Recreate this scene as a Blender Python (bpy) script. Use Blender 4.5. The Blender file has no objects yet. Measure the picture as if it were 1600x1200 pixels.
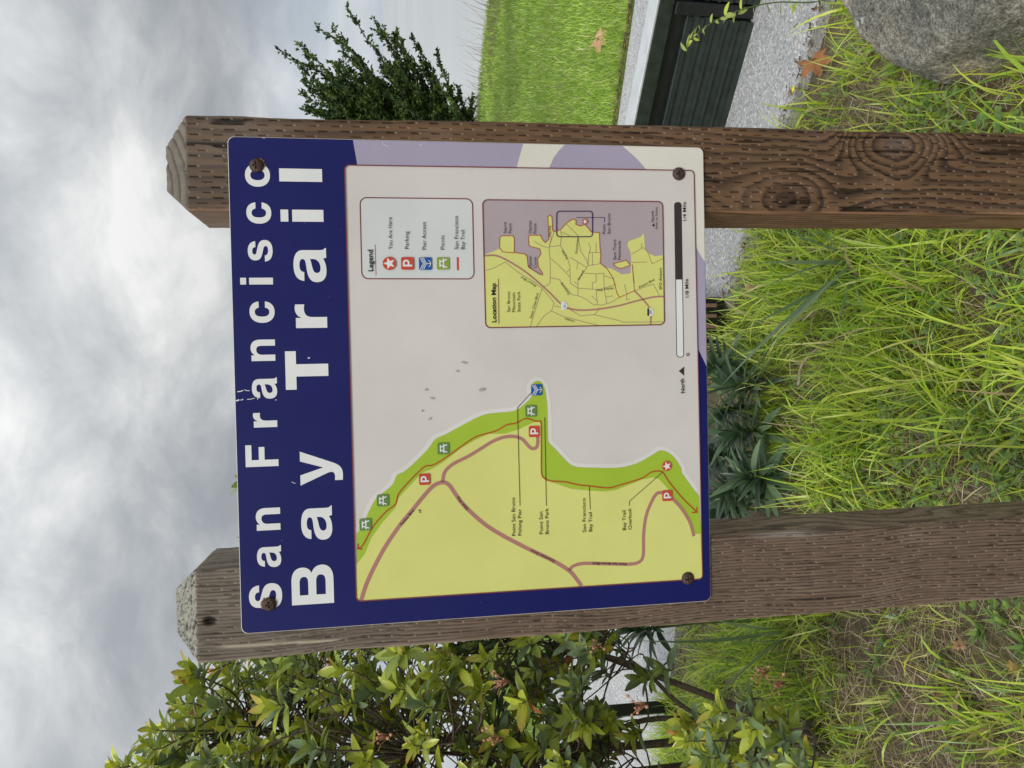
import bpy, math, random
import numpy as np
from mathutils import Matrix, Vector
from mathutils.geometry import tessellate_polygon
random.seed(7)
rng = np.random.default_rng(11)
sc = bpy.context.scene
COL = sc.collection
R_ = math.radians

# ------------------------------------------------------------------ camera
CAM_H = 1.5
FPX, ROLL, PITCH = 1224.0, R_(1.01), R_(8.9)
cF = np.array([0, math.cos(PITCH), -math.sin(PITCH)])
_R = np.array([1.0, 0, 0]); _D = np.array([0, -math.sin(PITCH), -math.cos(PITCH)])
cR = math.cos(ROLL) * _R + math.sin(ROLL) * _D
cD = -math.sin(ROLL) * _R + math.cos(ROLL) * _D
CAM = np.array([0, 0, CAM_H])
cam = bpy.data.cameras.new('camera'); cam.sensor_width = 36; cam.lens = 36 * FPX / 1600
cam.clip_start = 0.02; cam.clip_end = 60000
camo = bpy.data.objects.new('camera', cam); COL.objects.link(camo)
Mc = Matrix.Identity(4)
for i in range(3):                      # the photograph was taken with the phone turned on its side
    Mc[i][0] = cD[i]; Mc[i][1] = cR[i]; Mc[i][2] = -cF[i]; Mc[i][3] = CAM[i]
camo.matrix_world = Mc
sc.camera = camo

# ------------------------------------------------------------------ light
SUN_EL, SUN_AZ = R_(43), R_(200)        # azimuth clockwise from +Y
world = bpy.data.worlds.new("World"); sc.world = world; world.use_nodes = True
nt = world.node_tree; nd = nt.nodes; lk = nt.links
for n in list(nd): nd.remove(n)
wo = nd.new('ShaderNodeOutputWorld'); bg = nd.new('ShaderNodeBackground'); bg.inputs['Strength'].default_value = 0.1
lk.new(bg.outputs[0], wo.inputs[0])
sky = nd.new('ShaderNodeTexSky'); sky.sky_type = 'NISHITA'; sky.sun_disc = False
sky.sun_elevation = SUN_EL; sky.sun_rotation = SUN_AZ
def nmath(nt, op, a, b=None, c=None, clamp=False):
    n = nt.nodes.new('ShaderNodeMath'); n.operation = op; n.use_clamp = clamp
    for i, v in enumerate((a, b, c)):
        if v is None: continue
        if isinstance(v, (int, float)): n.inputs[i].default_value = v
        else: nt.links.new(v, n.inputs[i])
    return n.outputs[0]
def ramp(nt, fac, stops):
    n = nt.nodes.new('ShaderNodeValToRGB'); cr = n.color_ramp
    while len(cr.elements) < len(stops): cr.elements.new(0.5)
    for e, (p, c) in zip(cr.elements, stops):
        e.position = p; e.color = (*c, 1) if len(c) == 3 else c
    nt.links.new(fac, n.inputs[0]); return n.outputs[0]
def mixc(nt, fac, a, b, mode='MIX'):
    n = nt.nodes.new('ShaderNodeMix'); n.data_type = 'RGBA'; n.blend_type = mode
    for s, v in ((n.inputs['Factor'], fac), (n.inputs['A'], a), (n.inputs['B'], b)):
        if isinstance(v, (int, float)): s.default_value = v
        elif isinstance(v, tuple): s.default_value = (*v, 1) if len(v) == 3 else v
        else: nt.links.new(v, s)
    return n.outputs['Result']
def noise(nt, vec, scale, detail=4, rough=0.55, dist=0.0):
    n = nt.nodes.new('ShaderNodeTexNoise'); n.inputs['Scale'].default_value = scale
    n.inputs['Detail'].default_value = detail; n.inputs['Roughness'].default_value = rough
    n.inputs['Distortion'].default_value = dist
    if vec is not None: nt.links.new(vec, n.inputs['Vector'])
    return n.outputs['Fac']
tc = nd.new('ShaderNodeTexCoord')
sp = nd.new('ShaderNodeSeparateXYZ'); lk.new(tc.outputs['Generated'], sp.inputs[0])
zc = nmath(nt, 'MAXIMUM', sp.outputs['Z'], 0.0)
den = nmath(nt, 'ADD', zc, 0.55)
cb = nd.new('ShaderNodeCombineXYZ')
lk.new(nmath(nt, 'DIVIDE', sp.outputs['X'], den), cb.inputs[0])
lk.new(nmath(nt, 'DIVIDE', sp.outputs['Y'], den), cb.inputs[1])
mp = nd.new('ShaderNodeMapping'); mp.inputs['Location'].default_value = (1.3, 0.4, 0.0)
mp.inputs['Rotation'].default_value = (0, 0, 0.55); mp.inputs['Scale'].default_value = (1.0, 1.15, 1)
lk.new(cb.outputs[0], mp.inputs[0])
n1 = noise(nt, mp.outputs[0], 1.9, 3, 0.45, 0.2)
n2 = noise(nt, mp.outputs[0], 4.6, 7, 0.6, 0.3)
cl = nmath(nt, 'ADD', nmath(nt, 'MULTIPLY', n1, 0.50), nmath(nt, 'MULTIPLY', n2, 0.50))
cloud = ramp(nt, cl, [(0.40, (2.9, 3.12, 3.4)), (0.47, (3.6, 3.8, 4.0)), (0.54, (4.7, 4.85, 4.95)), (0.64, (6.6, 6.65, 6.6))])
grad = nmath(nt, 'DIVIDE', nmath(nt, 'ADD', nmath(nt, 'MULTIPLY', zc, 2.0), 1.0), 1.5)   # overcast sky: brighter overhead
grad = nmath(nt, 'MAXIMUM', grad, 0.93)
cm = nd.new('ShaderNodeVectorMath'); cm.operation = 'SCALE'; lk.new(cloud, cm.inputs[0]); lk.new(grad, cm.inputs['Scale'])
# thin veil close to the horizon: the clear sky behind it shows pale blue
veil = ramp(nt, zc, [(0.0, (0.75,) * 3), (0.035, (0.45,) * 3), (0.18, (0.0,) * 3)])
lowsky = mixc(nt, 0.62, sky.outputs[0], (4.2, 5.0, 6.6))
fin = mixc(nt, veil, cm.outputs[0], lowsky)
lk.new(fin, bg.inputs['Color'])

sl = bpy.data.lights.new('sun', 'SUN'); sl.energy = 1.5; sl.angle = R_(22); sl.color = (1.0, 0.95, 0.88)
so = bpy.data.objects.new('sun', sl); COL.objects.link(so)
sdir = Vector((math.sin(SUN_AZ) * math.cos(SUN_EL), math.cos(SUN_AZ) * math.cos(SUN_EL), math.sin(SUN_EL)))
so.rotation_euler = sdir.to_track_quat('Z', 'Y').to_euler(); so.location = sdir * 20
vs = sc.view_settings; vs.view_transform = 'Standard'; vs.look = 'None'; vs.gamma = 1; vs.exposure = 0.35; vs.use_curve_mapping = False

# ------------------------------------------------------------------ helpers
def ray(x, y):
    return cF + cR * (600 - y) / FPX + cD * (x - 800) / FPX
def gpt(x, y, h=0.0):                    # the point at height h seen at a pixel of the photograph
    r = ray(x, y); k = (h - CAM_H) / r[2]; p = CAM + k * r; return p
def dpt(x, y, depth):                    # the point at a forward distance
    r = ray(x, y); return CAM + r * (depth / r[1])
def mesh_np(name, V, tris, mats, cols=None, smooth=True, mi=None, parent=None):
    V = np.asarray(V, np.float32); tris = np.asarray(tris, np.int32)
    me = bpy.data.meshes.new(name)
    me.vertices.add(len(V)); me.vertices.foreach_set('co', V.ravel())
    k = tris.shape[1]
    me.loops.add(tris.size); me.loops.foreach_set('vertex_index', tris.ravel())
    me.polygons.add(len(tris)); me.polygons.foreach_set('loop_start', np.arange(0, tris.size, k, dtype=np.int32))
    me.polygons.foreach_set('loop_total', np.full(len(tris), k, np.int32))
    if mi is not None: me.polygons.foreach_set('material_index', np.asarray(mi, np.int32))
    me.polygons.foreach_set('use_smooth', np.full(len(tris), smooth))
    if cols is not None:
        at = me.color_attributes.new('Col', 'FLOAT_COLOR', 'POINT')
        c4 = np.ones((len(V), 4), np.float32); c4[:, :3] = cols; at.data.foreach_set('color', c4.ravel())
    me.update(calc_edges=True); me.validate()
    for m in (mats if isinstance(mats, (list, tuple)) else [mats]): me.materials.append(m)
    return me
def link(name, me, parent=None, label=None, cat=None, group=None, kind=None):
    o = bpy.data.objects.new(name, me); COL.objects.link(o)
    if parent is not None: o.parent = parent
    tag(o, label, cat, group, kind); return o
def tag(o, label=None, cat=None, group=None, kind=None):
    if label: o['label'] = label
    if cat: o['category'] = cat
    if group: o['group'] = group
    if kind: o['kind'] = kind
    return o
class MB:
    """collects simple shapes into one mesh"""
    def __init__(s): s.v = []; s.f = []; s.m = []
    def add(s, verts, faces, m=0):
        b = len(s.v); s.v += [tuple(map(float, p)) for p in verts]
        for f in faces: s.f.append([i + b for i in f]); s.m.append(m)
    def box(s, c, size, M=None, m=0, bev=0.0):
        x, y, z = [d / 2 for d in size]; c = np.array(c, float)
        if bev <= 0:
            P = [(sx * x, sy * y, sz * z) for sz in (-1, 1) for sy in (-1, 1) for sx in (-1, 1)]
            F = [(0, 2, 3, 1), (4, 5, 7, 6), (0, 1, 5, 4), (2, 6, 7, 3), (0, 4, 6, 2), (1, 3, 7, 5)]
        else:
            P = []; b = bev
            for sz in (-1, 1):
                for (ix, iy, iz) in ((b, b, 0), (0, b, b), (b, 0, b)): pass
            # chamfered vertical edges and top
            ring = [(-x + b, -y), (x - b, -y), (x, -y + b), (x, y - b), (x - b, y), (-x + b, y), (-x, y - b), (-x, -y + b)]
            for zz, ins in ((-z, b), (-z + b, 0), (z - b, 0), (z, b)):
                for (px, py) in ring:
                    P.append((px - math.copysign(min(ins, abs(px)), px), py - math.copysign(min(ins, abs(py)), py), zz))
            F = [tuple(range(7, -1, -1)), tuple(range(24, 32))]
            for k in range(3):
                for i in range(8):
                    j = (i + 1) % 8; F.append((k * 8 + i, k * 8 + j, k * 8 + 8 + j, k * 8 + 8 + i))
        P = np.array(P)
        if M is not None: P = P @ np.array(M).T
        s.add(P + c, F, m)
    def tube(s, pts, rad, n=6, m=0):
        pts = [np.array(p, float) for p in pts]; b = len(s.v); k = len(pts)
        if not hasattr(rad, '__len__'): rad = [rad] * k
        up = np.array([0.31, 0.2, 0.93]); V = []
        for i, p in enumerate(pts):
            t = pts[min(i + 1, k - 1)] - pts[max(i - 1, 0)]; t = t / (np.linalg.norm(t) + 1e-9)
            a = np.cross(t, up); a = a / (np.linalg.norm(a) + 1e-9); bb = np.cross(t, a)
            for j in range(n):
                w = 2 * math.pi * j / n; V.append(p + rad[i] * (math.cos(w) * a + math.sin(w) * bb))
        F = []
        for i in range(k - 1):
            for j in range(n):
                F.append((i * n + j, i * n + (j + 1) % n, (i + 1) * n + (j + 1) % n, (i + 1) * n + j))
        F.append(tuple(range(n - 1, -1, -1))); F.append(tuple((k - 1) * n + j for j in range(n)))
        s.add(V, F, m)
    def mesh(s, name, mats, smooth=False):
        me = bpy.data.meshes.new(name); me.from_pydata(s.v, [], s.f)
        me.polygons.foreach_set('material_index', s.m); me.polygons.foreach_set('use_smooth', [smooth] * len(s.f))
        for m in (mats if isinstance(mats, (list, tuple)) else [mats]): me.materials.append(m)
        me.update(); return me
def hsh(ix, iy, seed):
    h = np.sin(ix * 127.1 + iy * 311.7 + seed * 74.7) * 43758.5453
    return h - np.floor(h)
def vn(x, y, seed=0):
    x = np.asarray(x, float); y = np.asarray(y, float)
    xi = np.floor(x); yi = np.floor(y); fx = x - xi; fy = y - yi
    fx = fx * fx * (3 - 2 * fx); fy = fy * fy * (3 - 2 * fy)
    a = hsh(xi, yi, seed); b = hsh(xi + 1, yi, seed); c = hsh(xi, yi + 1, seed); d = hsh(xi + 1, yi + 1, seed)
    return (a * (1 - fx) + b * fx) * (1 - fy) + (c * (1 - fx) + d * fx) * fy
def fbm(x, y, seed=0, o=4):
    r = 0; a = 0.5; t = 0
    for i in range(o): r = r + a * vn(x * 2 ** i, y * 2 ** i, seed + i); t += a; a *= 0.5
    return r / t
def sstep(a, b, x):
    t = np.clip((x - a) / (b - a), 0, 1); return t * t * (3 - 2 * t)
def catmull(pts, n=8):
    P = np.array(pts, float); P = np.vstack([2 * P[0] - P[1], P, 2 * P[-1] - P[-2]]); out = []
    for i in range(1, len(P) - 2):
        p0, p1, p2, p3 = P[i - 1:i + 3]
        for t in np.linspace(0, 1, n, endpoint=False):
            out.append(0.5 * (2 * p1 + (p2 - p0) * t + (2 * p0 - 5 * p1 + 4 * p2 - p3) * t * t + (3 * p1 - p0 - 3 * p2 + p3) * t ** 3))
    out.append(P[-2]); return np.array(out)

# ------------------------------------------------------------------ materials
def newmat(name):
    m = bpy.data.materials.new(name); m.use_nodes = True
    b = m.node_tree.nodes['Principled BSDF']; return m, m.node_tree, b
def plain(name, col, rough=0.6, metal=0.0, var=0.12, scale=30.0, bump=0.0, spec=0.5):
    m, t, b = newmat(name)
    tcn = t.nodes.new('ShaderNodeTexCoord')
    n = noise(t, tcn.outputs['Object'], scale, 5, 0.6)
    lo = tuple(max(0, c * (1 - var)) for c in col); hi = tuple(min(1, c * (1 + var)) for c in col)
    t.links.new(ramp(t, n, [(0.3, lo), (0.7, hi)]), b.inputs['Base Color'])
    b.inputs['Roughness'].default_value = rough; b.inputs['Metallic'].default_value = metal
    b.inputs['Specular IOR Level'].default_value = spec
    if bump:
        bp = t.nodes.new('ShaderNodeBump'); bp.inputs['Strength'].default_value = bump; bp.inputs['Distance'].default_value = 0.004
        t.links.new(n, bp.inputs['Height']); t.links.new(bp.outputs[0], b.inputs['Normal'])
    return m
def colmat(name, rough=0.5, transl=0.0, spec=0.4, fine=0.0, scale=400.0):
    """surface colour from the mesh's own colour attribute"""
    m, t, b = newmat(name)
    a = t.nodes.new('ShaderNodeAttribute'); a.attribute_name = 'Col'
    c = a.outputs['Color']
    if fine:
        tcn = t.nodes.new('ShaderNodeTexCoord'); n = noise(t, tcn.outputs['Object'], scale, 4, 0.6)
        c = mixc(t, 1.0, c, ramp(t, n, [(0.25, (1 - fine,) * 3), (0.75, (1 + fine,) * 3)]), 'MULTIPLY')
    t.links.new(c, b.inputs['Base Color']); b.inputs['Roughness'].default_value = rough
    b.inputs['Specular IOR Level'].default_value = spec
    if transl:
        tr = t.nodes.new('ShaderNodeBsdfTranslucent'); t.links.new(c, tr.inputs['Color'])
        mx = t.nodes.new('ShaderNodeMixShader'); mx.inputs[0].default_value = transl
        t.links.new(b.outputs[0], mx.inputs[1]); t.links.new(tr.outputs[0], mx.inputs[2])
        t.links.new(mx.outputs[0], t.nodes['Material Output'].inputs['Surface'])
    return m
M_grass = colmat('grass_blades', 0.32, 0.42, 0.55)
M_leaf = colmat('leaf', 0.30, 0.25, 0.6, 0.16, 120.0)
M_needle = colmat('cypress_foliage', 0.6, 0.12, 0.2)
M_wood = colmat('weathered_wood', 0.72, 0, 0.25, 0.16, 700.0)
M_dry = colmat('dry_leaf', 0.7, 0.2, 0.2, 0.2, 60.0)
M_bark = plain('bark', (0.135, 0.105, 0.085), 0.85, 0, 0.45, 60, 0.6, 0.2)
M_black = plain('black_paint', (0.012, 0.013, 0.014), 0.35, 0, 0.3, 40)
M_green = plain('dark_green_paint', (0.024, 0.033, 0.028), 0.3, 0, 0.35, 25, 0.1)
M_rail = plain('pale_metal_rail', (0.62, 0.64, 0.65), 0.35, 0.3, 0.1, 18)
M_slat = plain('brown_slat', (0.20, 0.12, 0.09), 0.6, 0, 0.3, 50, 0.2)
M_steel = plain('grey_steel', (0.33, 0.36, 0.38), 0.4, 0.5, 0.15, 40)
M_rust = plain('rusty_screw', (0.085, 0.055, 0.045), 0.55, 0.5, 0.55, 320, 0.6)
M_berry = plain('pink_berry', (0.58, 0.29, 0.19), 0.5, 0, 0.3, 80)
M_stem = plain('green_stem', (0.10, 0.17, 0.04), 0.5, 0, 0.3, 60)
M_yellow = plain('yellow_petal', (0.75, 0.62, 0.03), 0.5, 0, 0.15, 80)
M_twig = plain('pale_twig', (0.36, 0.29, 0.2), 0.8, 0, 0.4, 60, 0.4)

# ------------------------------------------------------------------ setting: water, ground, path, lawn
def water_mat():
    m, t, b = newmat('bay_water')
    tcn = t.nodes.new('ShaderNodeTexCoord'); mpn = t.nodes.new('ShaderNodeMapping'); mpn.inputs['Scale'].default_value = (0.12, 0.5, 1)
    t.links.new(tcn.outputs['Object'], mpn.inputs[0])
    n = noise(t, mpn.outputs[0], 2.2, 6, 0.6, 0.4); n2_ = noise(t, mpn.outputs[0], 0.12, 4, 0.5)
    t.links.new(ramp(t, n2_, [(0.3, (0.46, 0.49, 0.48)), (0.7, (0.55, 0.57, 0.56))]), b.inputs['Base Color'])
    b.inputs['Roughness'].default_value = 0.22; b.inputs['IOR'].default_value = 1.33
    bp = t.nodes.new('ShaderNodeBump'); bp.inputs['Strength'].default_value = 0.35; bp.inputs['Distance'].default_value = 0.12
    t.links.new(n, bp.inputs['Height']); t.links.new(bp.outputs[0], b.inputs['Normal']); return m
def ground_mat():
    m, t, b = newmat('soil_and_thatch')
    tcn = t.nodes.new('ShaderNodeTexCoord')
    n = noise(t, tcn.outputs['Object'], 2.2, 6, 0.65); nf = noise(t, tcn.outputs['Object'], 90, 5, 0.7, 1.5)
    c = ramp(t, n, [(0.3, (0.085, 0.062, 0.045)), (0.5, (0.15, 0.118, 0.08)), (0.7, (0.14, 0.14, 0.06))])
    c = mixc(t, 1.0, c, ramp(t, nf, [(0.3, (0.3,) * 3), (0.7, (1.9, 1.8, 1.7))]), 'MULTIPLY')
    t.links.new(c, b.inputs['Base Color']); b.inputs['Roughness'].default_value = 0.95
    bp = t.nodes.new('ShaderNodeBump'); bp.inputs['Strength'].default_value = 0.8; bp.inputs['Distance'].default_value = 0.01
    t.links.new(nf, bp.inputs['Height']); t.links.new(bp.outputs[0], b.inputs['Normal']); return m
def path_mat():
    m, t, b = newmat('exposed_aggregate_path')
    tcn = t.nodes.new('ShaderNodeTexCoord')
    vo = t.nodes.new('ShaderNodeTexVoronoi'); vo.inputs['Scale'].default_value = 130; t.links.new(tcn.outputs['Object'], vo.inputs['Vector'])
    g = t.nodes.new('ShaderNodeRGBToBW'); t.links.new(vo.outputs['Color'], g.inputs[0])
    n = noise(t, tcn.outputs['Object'], 1.3, 5, 0.6); nf = noise(t, tcn.outputs['Object'], 240, 3, 0.6)
    c = ramp(t, g.outputs[0], [(0.1, (0.26, 0.265, 0.27)), (0.45, (0.42, 0.425, 0.43)), (0.8, (0.54, 0.545, 0.55)), (0.97, (0.85, 0.85, 0.84))])
    c = mixc(t, 1.0, c, ramp(t, n, [(0.3, (0.82, 0.82, 0.84)), (0.7, (1.1, 1.1, 1.08))]), 'MULTIPLY')
    c = mixc(t, 1.0, c, ramp(t, nf, [(0.3, (0.75,) * 3), (0.7, (1.2,) * 3)]), 'MULTIPLY')
    t.links.new(c, b.inputs['Base Color']); b.inputs['Roughness'].default_value = 0.75
    bp = t.nodes.new('ShaderNodeBump'); bp.inputs['Strength'].default_value = 0.6; bp.inputs['Distance'].default_value = 0.004
    t.links.new(vo.outputs['Distance'], bp.inputs['Height']); t.links.new(bp.outputs[0], b.inputs['Normal']); return m
def lawn_mat():
    m, t, b = newmat('lawn_turf')
    tcn = t.nodes.new('ShaderNodeTexCoord')
    n = noise(t, tcn.outputs['Object'], 1.1, 5, 0.6); nf = noise(t, tcn.outputs['Object'], 35, 5, 0.7, 0.8)
    c = ramp(t, n, [(0.3, (0.11, 0.18, 0.02)), (0.55, (0.15, 0.24, 0.025)), (0.72, (0.19, 0.19, 0.06))])
    c = mixc(t, 1.0, c, ramp(t, nf, [(0.3, (0.6,) * 3), (0.7, (1.4,) * 3)]), 'MULTIPLY')
    t.links.new(c, b.inputs['Base Color']); b.inputs['Roughness'].default_value = 0.9
    bp = t.nodes.new('ShaderNodeBump'); bp.inputs['Strength'].default_value = 0.8; bp.inputs['Distance'].default_value = 0.03
    t.links.new(nf, bp.inputs['Height']); t.links.new(bp.outputs[0], b.inputs['Normal']); return m
wm = MB(); WL = -2.2
wm.add([(-40000, -2000, WL), (40000, -2000, WL), (40000, 50000, WL), (-40000, 50000, WL)], [(0, 1, 2, 3)])
link('water', wm.mesh('water', water_mat()), kind='structure')
NEAR = catmull([(14, -8), (6, -1.5), (3, 1.1), (1.9, 2.0), (1.12, 2.59), (0.55, 3.06), (0.12, 3.52), (-0.5, 3.8), (-1.73, 4.12), (-4, 5.2), (-9, 8.2), (-22, 16)], 10)
FAR = catmull([(16, -5.2), (8, 0.7), (4.6, 2.9), (3.2, 3.85), (2.26, 4.47), (1.67, 4.86), (1.0, 5.28), (0.4, 5.65), (-1, 6.45), (-3, 7.6), (-8, 10.6), (-21, 18.4)], 10)
SHORE = catmull([(26, -9), (14, 2.2), (9, 7.4), (5.55, 11.3), (4.3, 12.9), (2, 15.4), (-1, 15.6), (-5, 14.6), (-10, 16.5), (-30, 30)], 10)
def shore_s(x, y):                       # signed distance to the shoreline, positive on the bay side
    seg0 = SHORE[:-1]; seg1 = SHORE[1:]; p = np.stack([np.ravel(x), np.ravel(y)], 1)
    best = np.full(len(p), 1e9); sg = np.zeros(len(p))
    for a, b in zip(seg0, seg1):
        d = b - a; t = np.clip(((p - a) @ d) / (d @ d), 0, 1); q = a + t[:, None] * d; r = p - q
        dist = np.hypot(r[:, 0], r[:, 1]); s = -(d[0] * r[:, 1] - d[1] * r[:, 0])
        k = dist < best; best[k] = dist[k]; sg[k] = np.sign(s[k])
    return (best * sg).reshape(np.shape(x))
def gz(x, y):
    return 0.03 * (fbm(np.asarray(x) * 1.6 + 9, np.asarray(y) * 1.6, 3, 3) - 0.5)
gx = np.concatenate([np.linspace(-60, -6, 40, endpoint=False), np.linspace(-6, 8, 150), np.linspace(8.4, 40, 40)])
gy = np.concatenate([np.linspace(-40, -2, 20, endpoint=False), np.linspace(-2, 16, 160), np.linspace(16.4, 50, 50)])
X, Y = np.meshgrid(gx, gy, indexing='ij'); S = shore_s(X, Y)
Z = gz(X, Y) - 0.02 - 3.2 * sstep(-0.15, 4.5, S) - 0.05 * sstep(-2.5, 0, S)
nx, ny = X.shape; idx = np.arange(nx * ny).reshape(nx, ny)
Q = np.stack([idx[:-1, :-1], idx[1:, :-1], idx[1:, 1:], idx[:-1, 1:]], -1).reshape(-1, 4)
link('ground', mesh_np('ground', np.stack([X, Y, Z], -1).reshape(-1, 3), Q, ground_mat()), kind='structure')
# path slab with a real edge
n = len(NEAR); W_ = 14; V = []
jn = np.stack([vn(np.arange(n) * 1.7, 0 * np.arange(n), 4), vn(np.arange(n) * 1.7, 0 * np.arange(n) + 5, 4)], 1) * 0.03
for i in range(n):
    for k in range(W_ + 1):
        p = NEAR[i] * (1 - k / W_) + FAR[i] * (k / W_); V.append((p[0], p[1], 0.022))
    for p in (FAR[i], NEAR[i]): V.append((p[0], p[1], -0.08))
m_ = W_ + 3; F = []
for i in range(n - 1):
    for k in range(m_):
        F.append((i * m_ + k, (i + 1) * m_ + k, (i + 1) * m_ + (k + 1) % m_, i * m_ + (k + 1) % m_))
link('path', mesh_np('path', V, F, path_mat(), smooth=False), kind='structure')
# lawn between path and shore
V = []; Wl = 60
sh = SHORE[np.linspace(0, len(SHORE) - 1, len(FAR)).astype(int)]
LA, LB = FAR, []
for i in range(len(FAR)):
    d = FAR[min(i + 1, n - 1)] - FAR[max(i - 1, 0)]; nrm = np.array([d[1], -d[0]]); nrm = nrm / np.linalg.norm(nrm)
    LB.append(nrm if nrm[1] > 0 else -nrm)
LB = np.array(LB)
P0 = LA + LB * 0.05; ts = np.linspace(0, 1, Wl + 1) ** 1.3 * 24
GX = P0[:, None, 0] + LB[:, None, 0] * ts[None]; GY = P0[:, None, 1] + LB[:, None, 1] * ts[None]
SS = shore_s(GX, GY)
def lawn_z(x, y, s): return 0.035 + 0.4 * gz(x, y) + 0.05 * (fbm(x * .5, y * .5, 8, 2) - .5) - 0.05 * sstep(-2.5, 0, s) - 3.3 * sstep(-0.1, 4.5, s)
GZ = lawn_z(GX, GY, SS); GZ[:, 0] -= 0.03
nx, ny = GX.shape; idx = np.arange(nx * ny).reshape(nx, ny)
Q = np.stack([idx[:-1, :-1], idx[:-1, 1:], idx[1:, 1:], idx[1:, :-1]], -1).reshape(-1, 4)
keep = (SS.reshape(-1)[Q] < 0.6).all(1)
link('lawn', mesh_np('lawn', np.stack([GX, GY, GZ], -1).reshape(-1, 3), Q[keep], lawn_mat()), kind='structure')

# ------------------------------------------------------------------ the trail sign
SO = np.array([0.0058, 1.213, CAM_H - 0.1426]); YAW, RR = R_(-1.06), R_(0.40); SW = 0.74
sA = np.array([math.cos(YAW), math.sin(YAW), 0]); sN = np.array([-math.sin(YAW), math.cos(YAW), 0])
def loc(s, t): return s * math.cos(RR) - t * math.sin(RR), s * math.sin(RR) + t * math.cos(RR)
def ST(x, y):                            # measured point of the print -> position on the panel
    r = ray(x, y); k = ((SO - CAM) @ sN) / (r @ sN); p = CAM + k * r - SO
    a, b = p @ sA, p[2]; return np.array([a * math.cos(RR) + b * math.sin(RR), -a * math.sin(RR) + b * math.cos(RR)])
sign = bpy.data.objects.new('trail_sign', None); COL.objects.link(sign)
sign.location = (SO[0], SO[1], 0); sign.rotation_euler = (0, 0, YAW)
tag(sign, 'blue and cream trail map sign on two weathered wooden posts', 'sign')
LY = 0.00028
def print_mat(name, col, var=0.05, rough=0.36):
    m, t, b = newmat(name)
    tcn = t.nodes.new('ShaderNodeTexCoord')
    n = noise(t, tcn.outputs['Object'], 6, 5, 0.6); sp_ = noise(t, tcn.outputs['Object'], 210, 2, 0.5)
    lo = tuple(c * (1 - var) for c in col); hi = tuple(min(1, c * (1 + var)) for c in col)
    c = ramp(t, n, [(0.3, lo), (0.7, hi)])
    c = mixc(t, ramp(t, sp_, [(0.735, (0, 0, 0)), (0.79, (0.55,) * 3)]), c, tuple(min(1, 0.3 + 0.6 * x) for x in col))   # pale specks of wear
    t.links.new(c, b.inputs['Base Color'])
    t.links.new(ramp(t, n, [(0.3, (rough - .06,) * 3), (0.7, (rough + .12,) * 3)]), b.inputs['Roughness'])
    b.inputs['Specular IOR Level'].default_value = 0.22
    return m
PC = dict(blue=(0.010, 0.014, 0.125), white=(0.84, 0.87, 0.88), cream=(0.71, 0.69, 0.665), pale=(0.78, 0.77, 0.70), lav=(0.415, 0.385, 0.52),
          maroon=(0.22, 0.055, 0.065), yellow=(0.74, 0.77, 0.245), green=(0.40, 0.58, 0.052), road=(0.47, 0.225, 0.195), trail=(0.50, 0.095, 0.025),
          black=(0.018, 0.014, 0.016), legend=(0.70, 0.745, 0.75), mauve=(0.47, 0.40, 0.435), red=(0.60, 0.085, 0.05), pier=(0.015, 0.11, 0.40),
          picnic=(0.14, 0.27, 0.075), lpic=(0.27, 0.40, 0.06), halo=(0.78, 0.77, 0.75), brown=(0.40, 0.27, 0.20), dark=(0.055, 0.042, 0.045), rim=(0.62, 0.60, 0.55), ink=(0.03, 0.02, 0.10), scuff=(0.45, 0.43, 0.42), rust=(0.30, 0.155, 0.07))
PM = {k: print_mat('print_' + k, tuple(c * 0.86 for c in v)) for k, v in PC.items()}
class Flat:
    """flat print built from polygons lying on the panel"""
    def __init__(s): s.v = []; s.f = []; s.m = []; s.mats = []
    def mi(s, c):
        if c not in s.mats: s.mats.append(c)
        return s.mats.index(c)
    def poly(s, st, col, layer, holes=()):
        loops = [[Vector((p[0], p[1], 0)) for p in st]] + [[Vector((p[0], p[1], 0)) for p in h] for h in holes]
        tr = tessellate_polygon(loops); pts = [p for l in loops for p in l]; b = len(s.v); c = s.mi(col)
        for p in pts:
            x, z = loc(p.x, p.y); s.v.append((x, -LY * layer, z + SO[2]))
        for f in tr:
            a, b_, c_ = pts[f[0]], pts[f[1]], pts[f[2]]
            ar = (b_ - a).cross(c_ - a).z
            if abs(ar) < 1e-12: continue
            f = f if ar > 0 else (f[0], f[2], f[1])
            s.f.append([i + b for i in f]); s.m.append(c)
    def tris(s, st, faces, col, layer):
        b = len(s.v); c = s.mi(col)
        for p in st:
            x, z = loc(p[0], p[1]); s.v.append((x, -LY * layer, z + SO[2]))
        for f in faces: s.f.append([i + b for i in f]); s.m.append(c)
    def ribbon(s, st, w, col, layer, closed=False):
        st = np.array(st, float); n = len(st)
        if closed: nx_ = np.roll(st, -1, 0); pv = np.roll(st, 1, 0)
        else: nx_ = np.vstack([st[1:], st[-1:]]); pv = np.vstack([st[:1], st[:-1]])
        d1 = st - pv; d2 = nx_ - st
        if not closed: d1[0] = d2[0]; d2[-1] = d1[-1]
        d1 /= np.linalg.norm(d1, axis=1)[:, None] + 1e-12; d2 /= np.linalg.norm(d2, axis=1)[:, None] + 1e-12
        d = d1 + d2; d /= np.linalg.norm(d, axis=1)[:, None] + 1e-12
        cs = np.clip((d * d1).sum(1), 0.5, 1); N_ = np.stack([-d[:, 1], d[:, 0]], 1) * (w / 2 / cs)[:, None]
        P = np.vstack([st + N_, st - N_]); F = []
        for i in range(n if closed else n - 1):
            j = (i + 1) % n; F.append((i, n + i, n + j, j))
        s.tris(P, F, col, layer)
    def build(s, name, parent):
        me = bpy.data.meshes.new(name); me.from_pydata(s.v, [], s.f); me.polygons.foreach_set('material_index', s.m)
        for m in s.mats: me.materials.append(PM[m])
        me.update(); return link(name, me, parent)
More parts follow.
